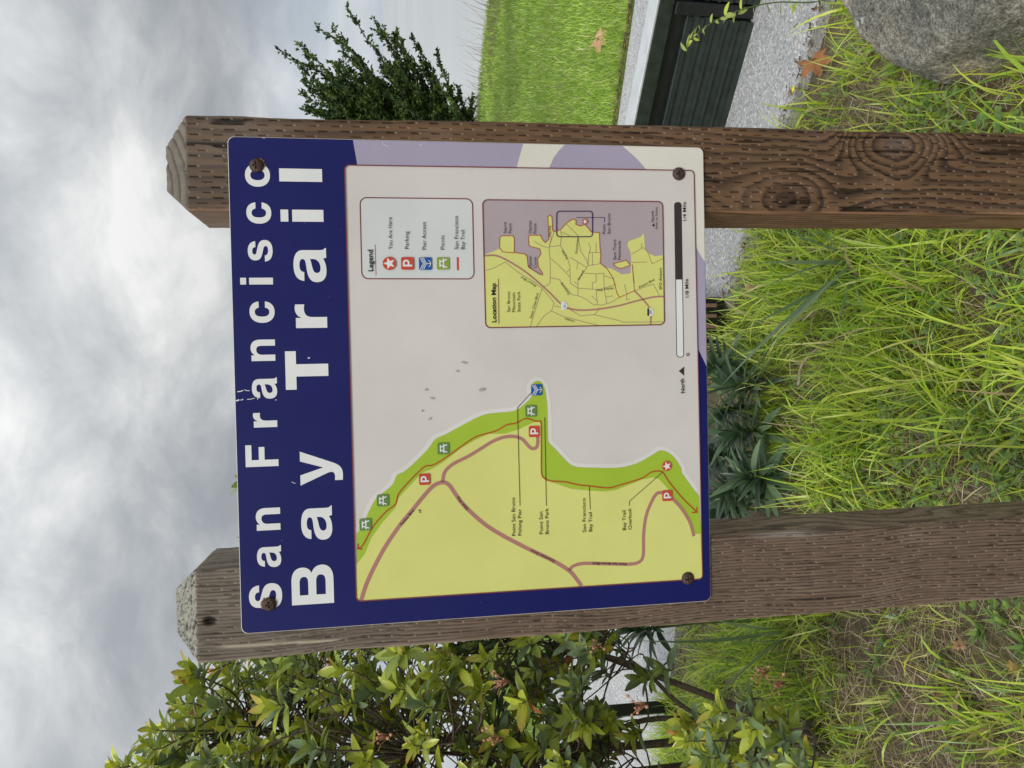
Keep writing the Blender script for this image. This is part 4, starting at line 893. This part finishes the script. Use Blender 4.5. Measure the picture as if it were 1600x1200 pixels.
# dead leaves and dirt line where lawn meets path, dry stalks on the shore
i0 = rng.uniform(0, 1, 2600); fx = 1.0 + 3.2 * i0; fy_ = far_y(fx) + rng.normal(.03, .013, 2600); nq = np.arange(2600) % 4 == 0; fx[nq] = rng.uniform(-.3, 1.9, nq.sum()); fy_[nq] = near_y(fx[nq]) + np.abs(rng.normal(0, .05, nq.sum())) - .03; cB = pal(2600, [(.10, .07, .045), (.22, .14, .08), (.34, .22, .13)], [4, 2, 1])
add_stuff('leaf_litter', [blades(np.stack([fx, fy_, .026 + rng.uniform(0, .02, 2600)], 1), rng.uniform(0, 6.28, 2600), rng.uniform(.012, .04, 2600), rng.uniform(.003, .012, 2600), rng.uniform(1.1, 1.5, 2600), rng.uniform(-.3, .5, 2600), cB, cB, 2)], M_dry, 'brown leaf litter along the lawn edge of the path', 'leaf litter')
t_ = rng.random(420); k_ = rng.uniform(3.2, 7.5, 420); sx = k_; sy = np.interp(sx, SHORE[::-1, 0], SHORE[::-1, 1]) + rng.uniform(-.05, .9, 420); cB = pal(420, [(.45, .33, .20), (.30, .21, .14), (.5, .42, .25), (.18, .15, .11)], [2, 2, 1, 1])
add_stuff('shore_stalks', [blades(np.stack([sx, sy, np.full(420, -.25) - .4 * t_ * 0], 1), rng.normal(0, .6, 420), rng.uniform(.25, .78, 420), rng.uniform(.006, .012, 420), rng.uniform(0, .55, 420), rng.uniform(.1, .9, 420), cB, cB, 4)], M_grass, 'thin dry stalks at the bay edge of the lawn', 'stalks')
# ------------------------------------------------------------------ leaves
def leaf_template(nw=2, nl=6, length=1.0, width=.36, fold=.10, droop=.12, pw=1.0, shape='ellipse'):
    V = []; F = []
    for i in range(nl + 1):
        t = i / nl
        w = math.sin(math.pi * min(1, (t * .96 + .02)) ** pw) ** .66 * width / 2 if shape == 'ellipse' else width / 2 * min(1, .55 + t * 2) * (1 - t ** 2.4)
        for j in range(-nw // 2, nw // 2 + 1):
            q = j / (nw / 2); V.append((q * w, t * length, abs(q) * w * fold * 4 - droop * t * t * length))
    k = nw + 1
    for i in range(nl):
        for j in range(nw): F.append((i * k + j, i * k + j + 1, (i + 1) * k + j + 1, (i + 1) * k + j))
    Q = np.array(F); return np.array(V), np.vstack([Q[:, [0, 1, 2]], Q[:, [0, 2, 3]]])
def frame(d, up):
    d = d / np.linalg.norm(d); x = np.cross(d, up); nrm = np.linalg.norm(x); x = x / nrm if nrm > 1e-6 else np.array([1, 0, 0]); z = np.cross(x, d); return np.stack([x, d, z], 1)
def place_mat(o, M3, s, p):
    o.matrix_basis = Matrix([[*(M3[0] * s), p[0]], [*(M3[1] * s), p[1]], [*(M3[2] * s), p[2]], [0, 0, 0, 1]])
# ---------------- broadleaf shrub on the left
shrub = bpy.data.objects.new('broadleaf_shrub', None); COL.objects.link(shrub); shrub.location = (0, 0, 0)
tag(shrub, 'leafy evergreen shrub with yellow-green tips behind the left post', 'shrub')
LV, LF = leaf_template(2, 6, 1, .40, .10, .14, .92)
YOUNG, MIDL, OLD, RED = (.48, .54, .065), (.34, .43, .09), (.19, .26, .12), (.48, .22, .05)
def leafcol(base, tip=None):
    t = LV[:, 1][:, None]; mid_ = (np.abs(LV[:, 0]) < 1e-4)[:, None] * .12; b = np.array(base); tp = np.array(tip if tip else base)
    return b * (1 - t ** 2) + tp * t ** 2 + mid_ * b
variants = [leafcol(YOUNG, (.46, .27, .06)), leafcol(YOUNG), leafcol(MIDL), leafcol(MIDL, (.26, .27, .06)), leafcol(OLD), leafcol((.20, .28, .15)), leafcol(RED, (.34, .10, .05))]
vmesh = [mesh_np('leaf', LV, LF, M_leaf, c) for c in variants]
base_s = np.array([-1.28, 2.55, 0.0])
rs = np.random.default_rng(21)
sites = []
def crown_ok(p):
    r = p - CAM; fwd = r @ cF; u = 600 + FPX * (r @ cR) / fwd; v = 800 + FPX * (r @ cD) / fwd
    return u, v
tries = 0; SP = np.zeros((2100, 3))
while len(sites) < 2050 and tries < 200000:
    tries += 1
    p = np.array([rs.uniform(-2.5, -.30), rs.uniform(1.85, 3.0), rs.uniform(.70, 2.6)])
    e = ((p[0] + 1.42) / 1.12) ** 2 + ((p[1] - 2.5) / .72) ** 2 + ((p[2] - 1.45) / .98) ** 2
    if e > 1 or (e < .3 and rs.random() > .5): continue
    u, v = crown_ok(p)
    if u > 0:                             # outline of the crown as it stands: lower towards the right
        top = np.interp(u, [0, 60, 120, 200, 300, 450, 520], [150, 235, 262, 300, 375, 385, 420])
        if v < top + 14: continue
        if v > 940 + 25 * rs.random() and u > 0: continue
        if u > 215 and (v < 372 or v > 1060): continue
    if len(sites) and (((SP[:len(sites)] - p) ** 2).sum(1)).min() < .0016: continue
    SP[len(sites)] = p
    out_ = p - np.array([-1.42, 2.5, 1.2]); out_ = out_ / np.linalg.norm(out_); sites.append((p, out_))
# the outer sprays that stand out against the sky, and the low sprays in front
for (ix, iy, dep) in ((292, 1055, 2.15), (300, 1072, 2.15), (330, 1102, 2.1), (236, 1140, 2.1), (225, 1160, 2.1), (175, 1196, 2.2), (388, 752, 2.35), (384, 838, 2.3), (345, 1140, 2.1), (300, 1150, 2.15), (270, 1185, 2.2), (285, 1120, 2.15)):
    sites.append((dpt(ix, iy, dep), np.array([.3, -.3, .9])))
low = [(1178, 1050, 1.92), (1160, 1094, 1.95), (1108, 1130, 2.0), (1150, 1175, 1.9), (1060, 1150, 2.0), (1190, 1155, 1.85), (1215, 1185, 1.8), (1120, 1195, 1.9), (1255, 1178, 1.75), (1080, 1190, 2.0), (1175, 1135, 1.9), (1240, 1200, 1.7), (1000, 1060, 2.3), (1030, 1045, 2.3), (985, 1150, 2.2)]
for q_ in range(34): low.append((rs.uniform(1050, 1275), rs.uniform(1085, 1230), rs.uniform(1.75, 2.25)))
low = [l for l in low if l[0] < 1130 + (l[1] - 1030) * .9]
for (ix, iy, dep) in low: sites.append((dpt(ix, iy, dep), np.array([.25, -.35, .8])))
# branches
wood = MB(); limbs = []
for (tx_, ty_, tz_, r0) in ((-1.9, 2.5, 2.1, .022), (-1.45, 2.35, 2.3, .026), (-1.05, 2.5, 2.0, .022), (-.62, 2.55, 1.75, .018), (-1.7, 2.15, 1.6, .018), (-1.0, 2.15, 1.45, .016), (-.75, 2.3, 1.15, .014), (-1.25, 2.05, .8, .014), (-.95, 1.95, .55, .011), (-1.6, 2.7, 1.4, .02)):
    e_ = np.array([tx_, ty_, tz_]); m1 = base_s + (e_ - base_s) * .35 + np.array([rs.normal(0, .06), rs.normal(0, .06), .12]); m2 = base_s + (e_ - base_s) * .7 + rs.normal(0, .06, 3)
    c = catmull([base_s + rs.normal(0, .04, 3) * np.array([1, 1, 0]), m1, m2, e_], 7); limbs.append(c)
    wood.tube(c, np.linspace(r0 * .75, r0 * .25, len(c)), 7)
LP = np.vstack(limbs)
leaves = []
for si, (p, od) in enumerate(sites):
    d2 = np.linalg.norm(LP - p, axis=1) + .5 * np.maximum(LP[:, 2] - p[2] + .1, 0); a = LP[np.argmin(d2)]
    axis = od * .5 + np.array([0, 0, .7]) + rs.normal(0, .22, 3); axis /= np.linalg.norm(axis)
    mid = a * .45 + p * .55 + np.array([0, 0, -.05]) + rs.normal(0, .03, 3)
    c = catmull([a, mid, p - axis * .05, p], 5); wood.tube(c, np.linspace(.0036, .0014, len(c)), 4)
    sky_side = od[2] > .1 or si >= len(sites) - 27
    young = rs.random() < (.75 if sky_side else .50)
    nl_ = rs.integers(8, 14); ph0 = rs.uniform(0, 6.28); sz = rs.uniform(.7, 1.2)
    ref = np.array([0, 0, 1.]) if abs(axis[2]) < .9 else np.array([1., 0, 0])
    xx_ = np.cross(axis, ref); xx_ /= np.linalg.norm(xx_); yy_ = np.cross(axis, xx_)
    for k in range(nl_):
        az = ph0 + k * 2.4; el = R_(np.interp(k / nl_, [0, 1], [22, 88])) + rs.normal(0, .12); rad = xx_ * math.cos(az) + yy_ * math.sin(az)
        d = axis * math.cos(el) + rad * math.sin(el); n_ = axis * math.sin(el) - rad * math.cos(el) + rs.normal(0, .15, 3)
        back = 0.005 + .045 * k / nl_
        vi = (rs.choice([0, 1, 1, 2]) if k < nl_ * .6 else rs.choice([1, 2, 3, 5])) if young else (rs.choice([2, 3, 5]) if k < 4 else rs.choice([4, 4, 5, 2]))
        if rs.random() < .012: vi = 6
        leaves.append((frame(d, n_) if True else None, rs.uniform(.046, .070) * sz * (.75 if k < 2 else 1), p - axis * back, vi))
def inframe(p):
    u, v = crown_ok(p); return -20 < u < 520 and 0 < v < 1330
sc_leaf = [(np.linalg.norm(l[2] - CAM) if inframe(l[2]) else 50) for l in leaves]
order = np.argsort(sc_leaf)
for i in order[:300]:
    M3, s, p, vi = leaves[i]; o = link('leaf', vmesh[vi], shrub); place_mat(o, M3, s, p)
V = []; F = []; C = []; b = 0
for i in order[300:]:
    M3, s, p, vi = leaves[i]; V.append((LV * s) @ M3.T + p); F.append(LF + b); C.append(variants[vi] * rs.uniform(.8, 1.2)); b += len(LV)
o = link('foliage', mesh_np('foliage', np.vstack(V), np.vstack(F), M_leaf, np.vstack(C)), shrub, kind='stuff')
link('branches', wood.mesh('branches', M_bark, True), shrub)
for (ix, iy, dep) in ((785, 1065, 2.0), (775, 1155, 1.98), (1000, 1102, 2.0), (690, 1018, 2.1), (1190, 1050, 1.9), (520, 1040, 2.05), (930, 1010, 2.1), (1215, 1068, 1.88), (600, 1150, 2.0)):
    p = dpt(ix, iy, dep); mb = MB()
    for k in range(14):
        q = p + rs.normal(0, .012, 3) + np.array([.004, -.01, .01]); mb.tube([p - np.array([0, 0, .02]), (p + q) / 2 + rs.normal(0, .003, 3), q], [.0012, .001, .0008], 4)
        if k % 2 == 0:
            r = rs.uniform(.0028, .0048); mb.tube([q + np.array([0, 0, -r]), q + np.array([0, 0, -r * .6]), q, q + np.array([0, 0, r * .6]), q + np.array([0, 0, r])], [r * .3, r * .85, r, r * .85, r * .3], 7)
    link('berry_cluster', mb.mesh('berry_cluster', M_berry, True), shrub)
# ---------------- whorled grey-green plants under the sign
EV, EF = leaf_template(2, 6, 1, .20, .10, .28, .8)
ecols = [np.tile(c, (len(EV), 1)) for c in ((.085, .15, .075), (.125, .205, .10), (.05, .09, .05), (.18, .27, .14))]
emesh = [mesh_np('leaf', EV, EF, M_leaf, c) for c in ecols]
stem_me = None
elab = ['grey-green whorled plant next to the black litter bin', 'grey-green whorled plant, second leftward from the litter bin', 'grey-green whorled plant under the middle of the sign', 'lowest grey-green whorled plant, in front near the left post', 'grey-green whorled plant half hidden by the left post', 'grey-green whorled plant at the foot of the shrub behind the left post', 'grey-green whorled plant between the litter bin and the grass, lowest toward the right', 'grey-green whorled plant directly above the lowest one near the left post', 'small grey-green whorled plant in the middle of the clump under the sign']
for k, (ix, iy, hh, dep) in enumerate(((1112, 572, .30, 3.02), (1124, 640, .26, 2.95), (1112, 712, .30, 3.0), (1172, 748, .20, 2.72), (1120, 800, .28, 3.0), (985, 985, .62, 2.9), (1150, 605, .2, 2.85), (1135, 765, .24, 2.85), (1150, 675, .2, 2.82))):
    p = dpt(ix, iy, dep); root = bpy.data.objects.new('whorled_plant', None); COL.objects.link(root); root.location = (p[0], p[1], 0)
    tag(root, elab[k], 'plant', 'grey-green whorled plants')
    top = p[2]; mb = MB(); mb.tube([(0, 0, -.02), (.01, .01, top * .5), (0, 0, top)], [.008, .007, .005], 6); link('stem', mb.mesh('stem', M_stem), root)
    nlv = int(rs.integers(34, 50)); psz = rs.uniform(.8, 1.2); tl = rs.normal(0, .3, 2); TM = np.array(Matrix.Rotation(tl[0], 3, 'X') @ Matrix.Rotation(tl[1], 3, 'Y'))
    for j in range(nlv):
        f = j / nlv; az = j * 2.4 + k; el = R_(12 + 85 * (f ** .8)) + rs.normal(0, .1); d = np.array([math.cos(az) * math.sin(el), math.sin(az) * math.sin(el), math.cos(el)])
        n_ = np.array([-math.cos(az) * math.cos(el), -math.sin(az) * math.cos(el), math.sin(el)]) + rs.normal(0, .1, 3)
        o = link('leaf', emesh[rs.choice(4, p=[.35, .3, .25, .1])], root); d = TM @ d; n_ = TM @ n_; place_mat(o, frame(d, n_), psz * rs.uniform(.10, .17), np.array([0, 0, max(.02, top - .11 * f)]))
# ---------------- strap-leaved plants
SV, SF = leaf_template(2, 9, 1, .036, .2, .10, 1, 'strap')
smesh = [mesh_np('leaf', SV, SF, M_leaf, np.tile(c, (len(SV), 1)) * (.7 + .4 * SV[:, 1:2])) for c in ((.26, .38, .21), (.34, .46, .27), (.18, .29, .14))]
def strap(base, tips, label):
    root = bpy.data.objects.new('strap_leaf_plant', None); COL.objects.link(root); root.location = base; tag(root, label, 'plant', 'strap-leaved plants')
    for j, t in enumerate(tips):
        d = np.array(t) - np.array(base); L = np.linalg.norm(d); n_ = np.array([0, -.5, 1.]) + rs.normal(0, .25, 3)
        o = link('leaf', smesh[j % 3], root); place_mat(o, frame(d, n_), L, rs.normal(0, .012, 3) * np.array([1, 1, 0]))
b1 = gpt(1345, 405)
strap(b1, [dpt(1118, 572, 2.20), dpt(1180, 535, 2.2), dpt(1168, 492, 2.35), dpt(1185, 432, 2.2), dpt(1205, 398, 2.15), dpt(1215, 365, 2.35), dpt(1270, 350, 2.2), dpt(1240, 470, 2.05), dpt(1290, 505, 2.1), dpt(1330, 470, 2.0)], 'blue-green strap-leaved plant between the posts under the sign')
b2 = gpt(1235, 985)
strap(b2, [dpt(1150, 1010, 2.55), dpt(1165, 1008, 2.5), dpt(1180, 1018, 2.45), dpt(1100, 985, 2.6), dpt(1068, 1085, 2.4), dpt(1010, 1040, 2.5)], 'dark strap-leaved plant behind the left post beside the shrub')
# ---------------- tall weed leaning over the barrier
wr = bpy.data.objects.new('tall_weed', None); COL.objects.link(wr); tag(wr, 'thin green weed leaning over the ribbed barrier', 'weed')
pts = [gpt(1345, -25), dpt(1280, 2, 2.45), dpt(1210, 4, 2.45), dpt(1150, 18, 2.42), dpt(1105, 40, 2.4), dpt(1080, 62, 2.4), dpt(1072, 82, 2.4)]
wr.location = pts[0]; c = catmull([p - pts[0] for p in pts], 6); mb = MB(); mb.tube(c, np.linspace(.003, .0009, len(c)), 5); link('stem', mb.mesh('stem', M_stem, True), wr)
for k in range(34):
    t = c[int(len(c) * (.15 + .83 * k / 34))]; az = rs.uniform(0, 6.28); d = np.array([math.cos(az), math.sin(az) * .6, rs.uniform(-.5, .6)])
    o = link('leaf', vmesh[rs.choice([2, 3, 1])], wr); place_mat(o, frame(d, np.array([0, 0, 1.]) + rs.normal(0, .3, 3)), rs.uniform(.018, .045), t)
# ---------------- fallen leaves, twig, stones, stake, flower
def maple(name):
    pts = []; n = 60
    for k in range(n):
        a = 2 * math.pi * k / n; lob = sum(w * math.exp(-((math.atan2(math.sin(a - c0), math.cos(a - c0))) / .30) ** 2) for c0, w in ((1.57, .62), (.62, .55), (2.52, .55), (-.25, .36), (3.39, .36)))
        r = .40 + lob + .06 * math.sin(k * 2.9); r *= .35 if abs(math.atan2(math.sin(a + 1.57), math.cos(a + 1.57))) < .25 else 1; pts.append((r * math.cos(a), r * math.sin(a)))
    V = [(0, -.05, .0)]; F = []
    for ring, s in ((0, .35), (1, .7), (2, 1.0)):
        for (x, y) in pts: V.append((x * s, y * s, 0))
    for k in range(n):
        k2 = (k + 1) % n; F.append((0, 1 + k, 1 + k2))
        for r in range(2): a = 1 + r * n; F += [(a + k, a + n + k, a + n + k2), (a + k, a + n + k2, a + k2)]
    V = np.array(V); V[:, 2] = .22 * (np.abs(V[:, 0]) ** 1.5) + .16 * np.sin(V[:, 0] * 6) * V[:, 1] + .12 * np.cos(V[:, 1] * 5); return V, np.array(F)
mv, mf = maple('m')
def fallen(pos, size, col, rot, label, grp=None):
    C = np.array(col) * (.8 + .35 * fbm(mv[:, 0] * 4 + size * 90, mv[:, 1] * 4, 5, 2))[:, None]; V = np.vstack([mv, [[0, -.1, .02], [.02, -.85, .1], [-.02, -.85, .1]]]); Cc = np.vstack([C, np.array([col] * 3) * .8]); n = len(mv)
    o = link('fallen_leaf', mesh_np('fallen_leaf', V * size, np.vstack([mf, [[n, n + 1, n + 2]]]), M_dry, Cc), None, label, 'leaf', grp); o.location = pos; o.rotation_mode = 'ZYX'; o.rotation_euler = rot
p = gpt(935, 62, .07); fallen(p, .10, (.66, .40, .24), (.85, .15, 2.6), 'tan lobed fallen leaf lying on the lawn', 'fallen leaves')
p = gpt(1272, 95, .06); fallen(p, .068, (.42, .19, .085), (.75, .25, 1.9), 'curled rust-brown fallen leaf at the near path edge', 'fallen leaves')
p = gpt(1173, 449, .04); fallen(p, .035, (.55, .33, .2), (.5, .4, 1.2), 'small orange-tan fallen leaf at the path edge under the sign', 'fallen leaves')
p = gpt(1585, 1042, .04); fallen(p, .022, (.45, .28, .10), (.3, .2, 1), 'small ochre leaf in dry grass near the left post', 'fallen leaves')
p = gpt(1472, 1130, .03); fallen(p, .022, (.45, .34, .17), (.5, .1, 2), 'small straw-coloured leaf in dry grass by the shrub', 'fallen leaves')
p = gpt(1462, 1088, .03); fallen(p, .02, (.24, .10, .06), (.2, .5, 3), 'small dark red-brown leaf in dry grass by the shrub', 'fallen leaves')
p = gpt(1265, 1062, .03); fallen(p, .022, (.26, .08, .06), (.2, .3, 4), 'small reddish leaf on the ground below the shrub sprays', 'fallen leaves')
p = gpt(1500, 1010, .03); fallen(p, .025, (.40, .24, .13), (.4, .3, 5), 'curled tan leaf in the grass left of the left post', 'fallen leaves')
mb = MB(); a, b2_ = gpt(1270, 535, .09), gpt(1248, 602, .10); mb.tube(catmull([a - np.array([0, 0, .04]), (a + b2_) / 2 + np.array([0, 0, .012]), b2_], 6), np.linspace(.0035, .006, 13), 7); mb.tube([(a + b2_) / 2 + np.array([0, 0, .01]), (a + b2_) / 2 + np.array([.015, .01, .035])], [.003, .0015], 6)
link('dry_twig', mb.mesh('dry_twig', M_twig, True), None, 'pale dry twig lying on the grass under the sign', 'twig')
import bmesh as _bm
def stone(name, pos, sc3, col, label, cat='stone'):
    b = _bm.new(); _bm.ops.create_icosphere(b, subdivisions=4, radius=1); me = bpy.data.meshes.new(name); b.to_mesh(me); b.free()
    co = np.zeros(len(me.vertices) * 3, np.float32); me.vertices.foreach_get('co', co); co = co.reshape(-1, 3)
    co = co * (1 + .45 * (fbm(co[:, 0] * 1.6 + 3, co[:, 1] * 1.6 + co[:, 2], 4, 3) - .5) + .12 * (fbm(co[:, 0] * 7, co[:, 1] * 7 + co[:, 2] * 5, 9, 2) - .5))[:, None] * np.array(sc3); me.vertices.foreach_set('co', co.astype(np.float32).ravel())
    me.polygons.foreach_set('use_smooth', [True] * len(me.polygons)); me.materials.append(plain(name, col, .85, 0, .5, 50, .6, .2)); me.update(); o = link(name, me, None, label, cat); o.location = pos
stone('pale_stone', gpt(1385, 510, .0), (.045, .04, .03), (.42, .33, .26), 'pale pinkish stone half sunk in the grass under the sign')
sp_p = gpt(1288, 113, .0); mb = MB(); mb.box((0, 0, .05), (.020, .008, .10), bev=.002); o = link('edging_stake', mb.mesh('edging_stake', M_steel), None, 'grey metal edging stake beside the rust-brown leaf', 'stake'); o.location = sp_p; o.rotation_euler = (.5, .15, .4)
fl = bpy.data.objects.new('yellow_flower', None); COL.objects.link(fl); p = gpt(1262, 142); fl.location = p; tag(fl, 'single small yellow flower at the near path edge', 'flower')
top = dpt(1241, 139, p[1] - .02) - p; mb = MB(); mb.tube([(0, 0, 0), top * .5 + np.array([.005, 0, 0]), top], [.0015, .0013, .001], 5); link('stem', mb.mesh('stem', M_stem), fl)
pm_ = mesh_np('petal', LV * np.array([1.6, 1, 1]), LF, M_yellow)
for k in range(5):
    a = k * 1.257; o = link('petal', pm_, fl); place_mat(o, frame(np.array([math.cos(a), math.sin(a), .45]), np.array([0, 0, 1.])), .014, top)
# ------------------------------------------------------------------ wind-swept cypress on the shore
cyp = bpy.data.objects.new('cypress_tree', None); COL.objects.link(cyp); tb = np.array([3.7, 13.0, -.9]); cyp.location = tb
tag(cyp, 'dark wind-swept cypress at the edge of the bay behind the right post', 'tree')
rt = np.random.default_rng(8); wd = MB(); tips = []
trunk = catmull([(0, 0, 0), (.1, 0, .7), (.3, .05, 1.5), (.42, .05, 2.3), (.62, .05, 3.0)], 8); wd.tube(trunk, np.linspace(.11, .03, len(trunk)), 8)
stuffV, stuffC = [], []
TRI = []
def tufts(P, D, S_, col):
    m = len(P)
    for q in range(2):
        a = np.cross(D, rt.normal(0, 1, (m, 3))); a /= np.linalg.norm(a, axis=1)[:, None] + 1e-9; a = a * S_[:, None] * .42
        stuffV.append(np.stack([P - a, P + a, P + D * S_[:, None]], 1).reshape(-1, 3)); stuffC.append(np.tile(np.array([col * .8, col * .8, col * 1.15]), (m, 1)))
def spray(p0, d0, L, r):
    pts = [p0]; d = d0.copy(); n = 9
    for i in range(n):
        d = d + rt.normal(0, .10, 3) + np.array([.02, 0, .045]); d /= np.linalg.norm(d); pts.append(pts[-1] + d * L / n)
    wd.tube(pts, np.linspace(r, r * .25, n + 1), 4)
    for i in range(1, n + 1):
        f = i / n; nsub = int(4 + 5 * f)
        for k in range(nsub):
            sd = d + rt.normal(0, .55, 3); sd /= np.linalg.norm(sd); sl2 = rt.uniform(.08, .26) * (1.15 - .6 * f); p = pts[i] + (pts[i - 1] - pts[i]) * rt.random()
            col = np.array([(.085, .145, .038), (.05, .09, .03), (.15, .22, .055), (.03, .05, .022)][rt.choice(4, p=[.4, .3, .15, .15])])
            m = int(sl2 / .022)
            if m < 1: continue
            dd = sd + rt.normal(0, .55, (m, 3)); dd /= np.linalg.norm(dd, axis=1)[:, None]
            tufts(p + sd * (sl2 * np.arange(m) / m)[:, None] + rt.normal(0, .008, (m, 3)), dd, rt.uniform(.035, .068, m), col)
for k in range(125):
    f = rt.random() ** .8; p0 = trunk[int((.18 + .8 * f) * (len(trunk) - 1))]
    az = rt.normal(0.0, .55) if rt.random() < .8 else rt.uniform(0, 6.28); el = rt.uniform(.35, 1.1)
    d = np.array([math.cos(az) * math.cos(el), math.sin(az) * math.cos(el), math.sin(el)]); spray(p0, d, rt.uniform(.6, 1.75) * (1.1 - .45 * f), .016)
for (ix, iy) in ((455, 45), (503, 25), (560, 0), (470, 130), (640, 32), (625, 55), (530, 85), (590, 70), (690, 80), (500, 150), (575, 20), (605, 110), (715, 130), (650, 90), (670, 120), (700, 150), (730, 170), (620, 140), (660, 20)):
    p0 = trunk[int((.35 + .4 * (1 - (ix - 455) / 260)) * (len(trunk) - 1))]
    for q in range(4):
        e_ = dpt(ix + (q > 0) * rt.uniform(-25, 25), iy + q * 28, 13.0 + (q > 0) * rt.uniform(-.3, .3)) - tb; d = e_ - p0; spray(p0, d / np.linalg.norm(d) + np.array([0, 0, -.1]), np.linalg.norm(d), .018 - .003 * q)
link('trunk', wd.mesh('trunk', M_bark, True), cyp)
stuffV = np.vstack(stuffV); stuffC = np.vstack(stuffC); nT = len(stuffV) // 3
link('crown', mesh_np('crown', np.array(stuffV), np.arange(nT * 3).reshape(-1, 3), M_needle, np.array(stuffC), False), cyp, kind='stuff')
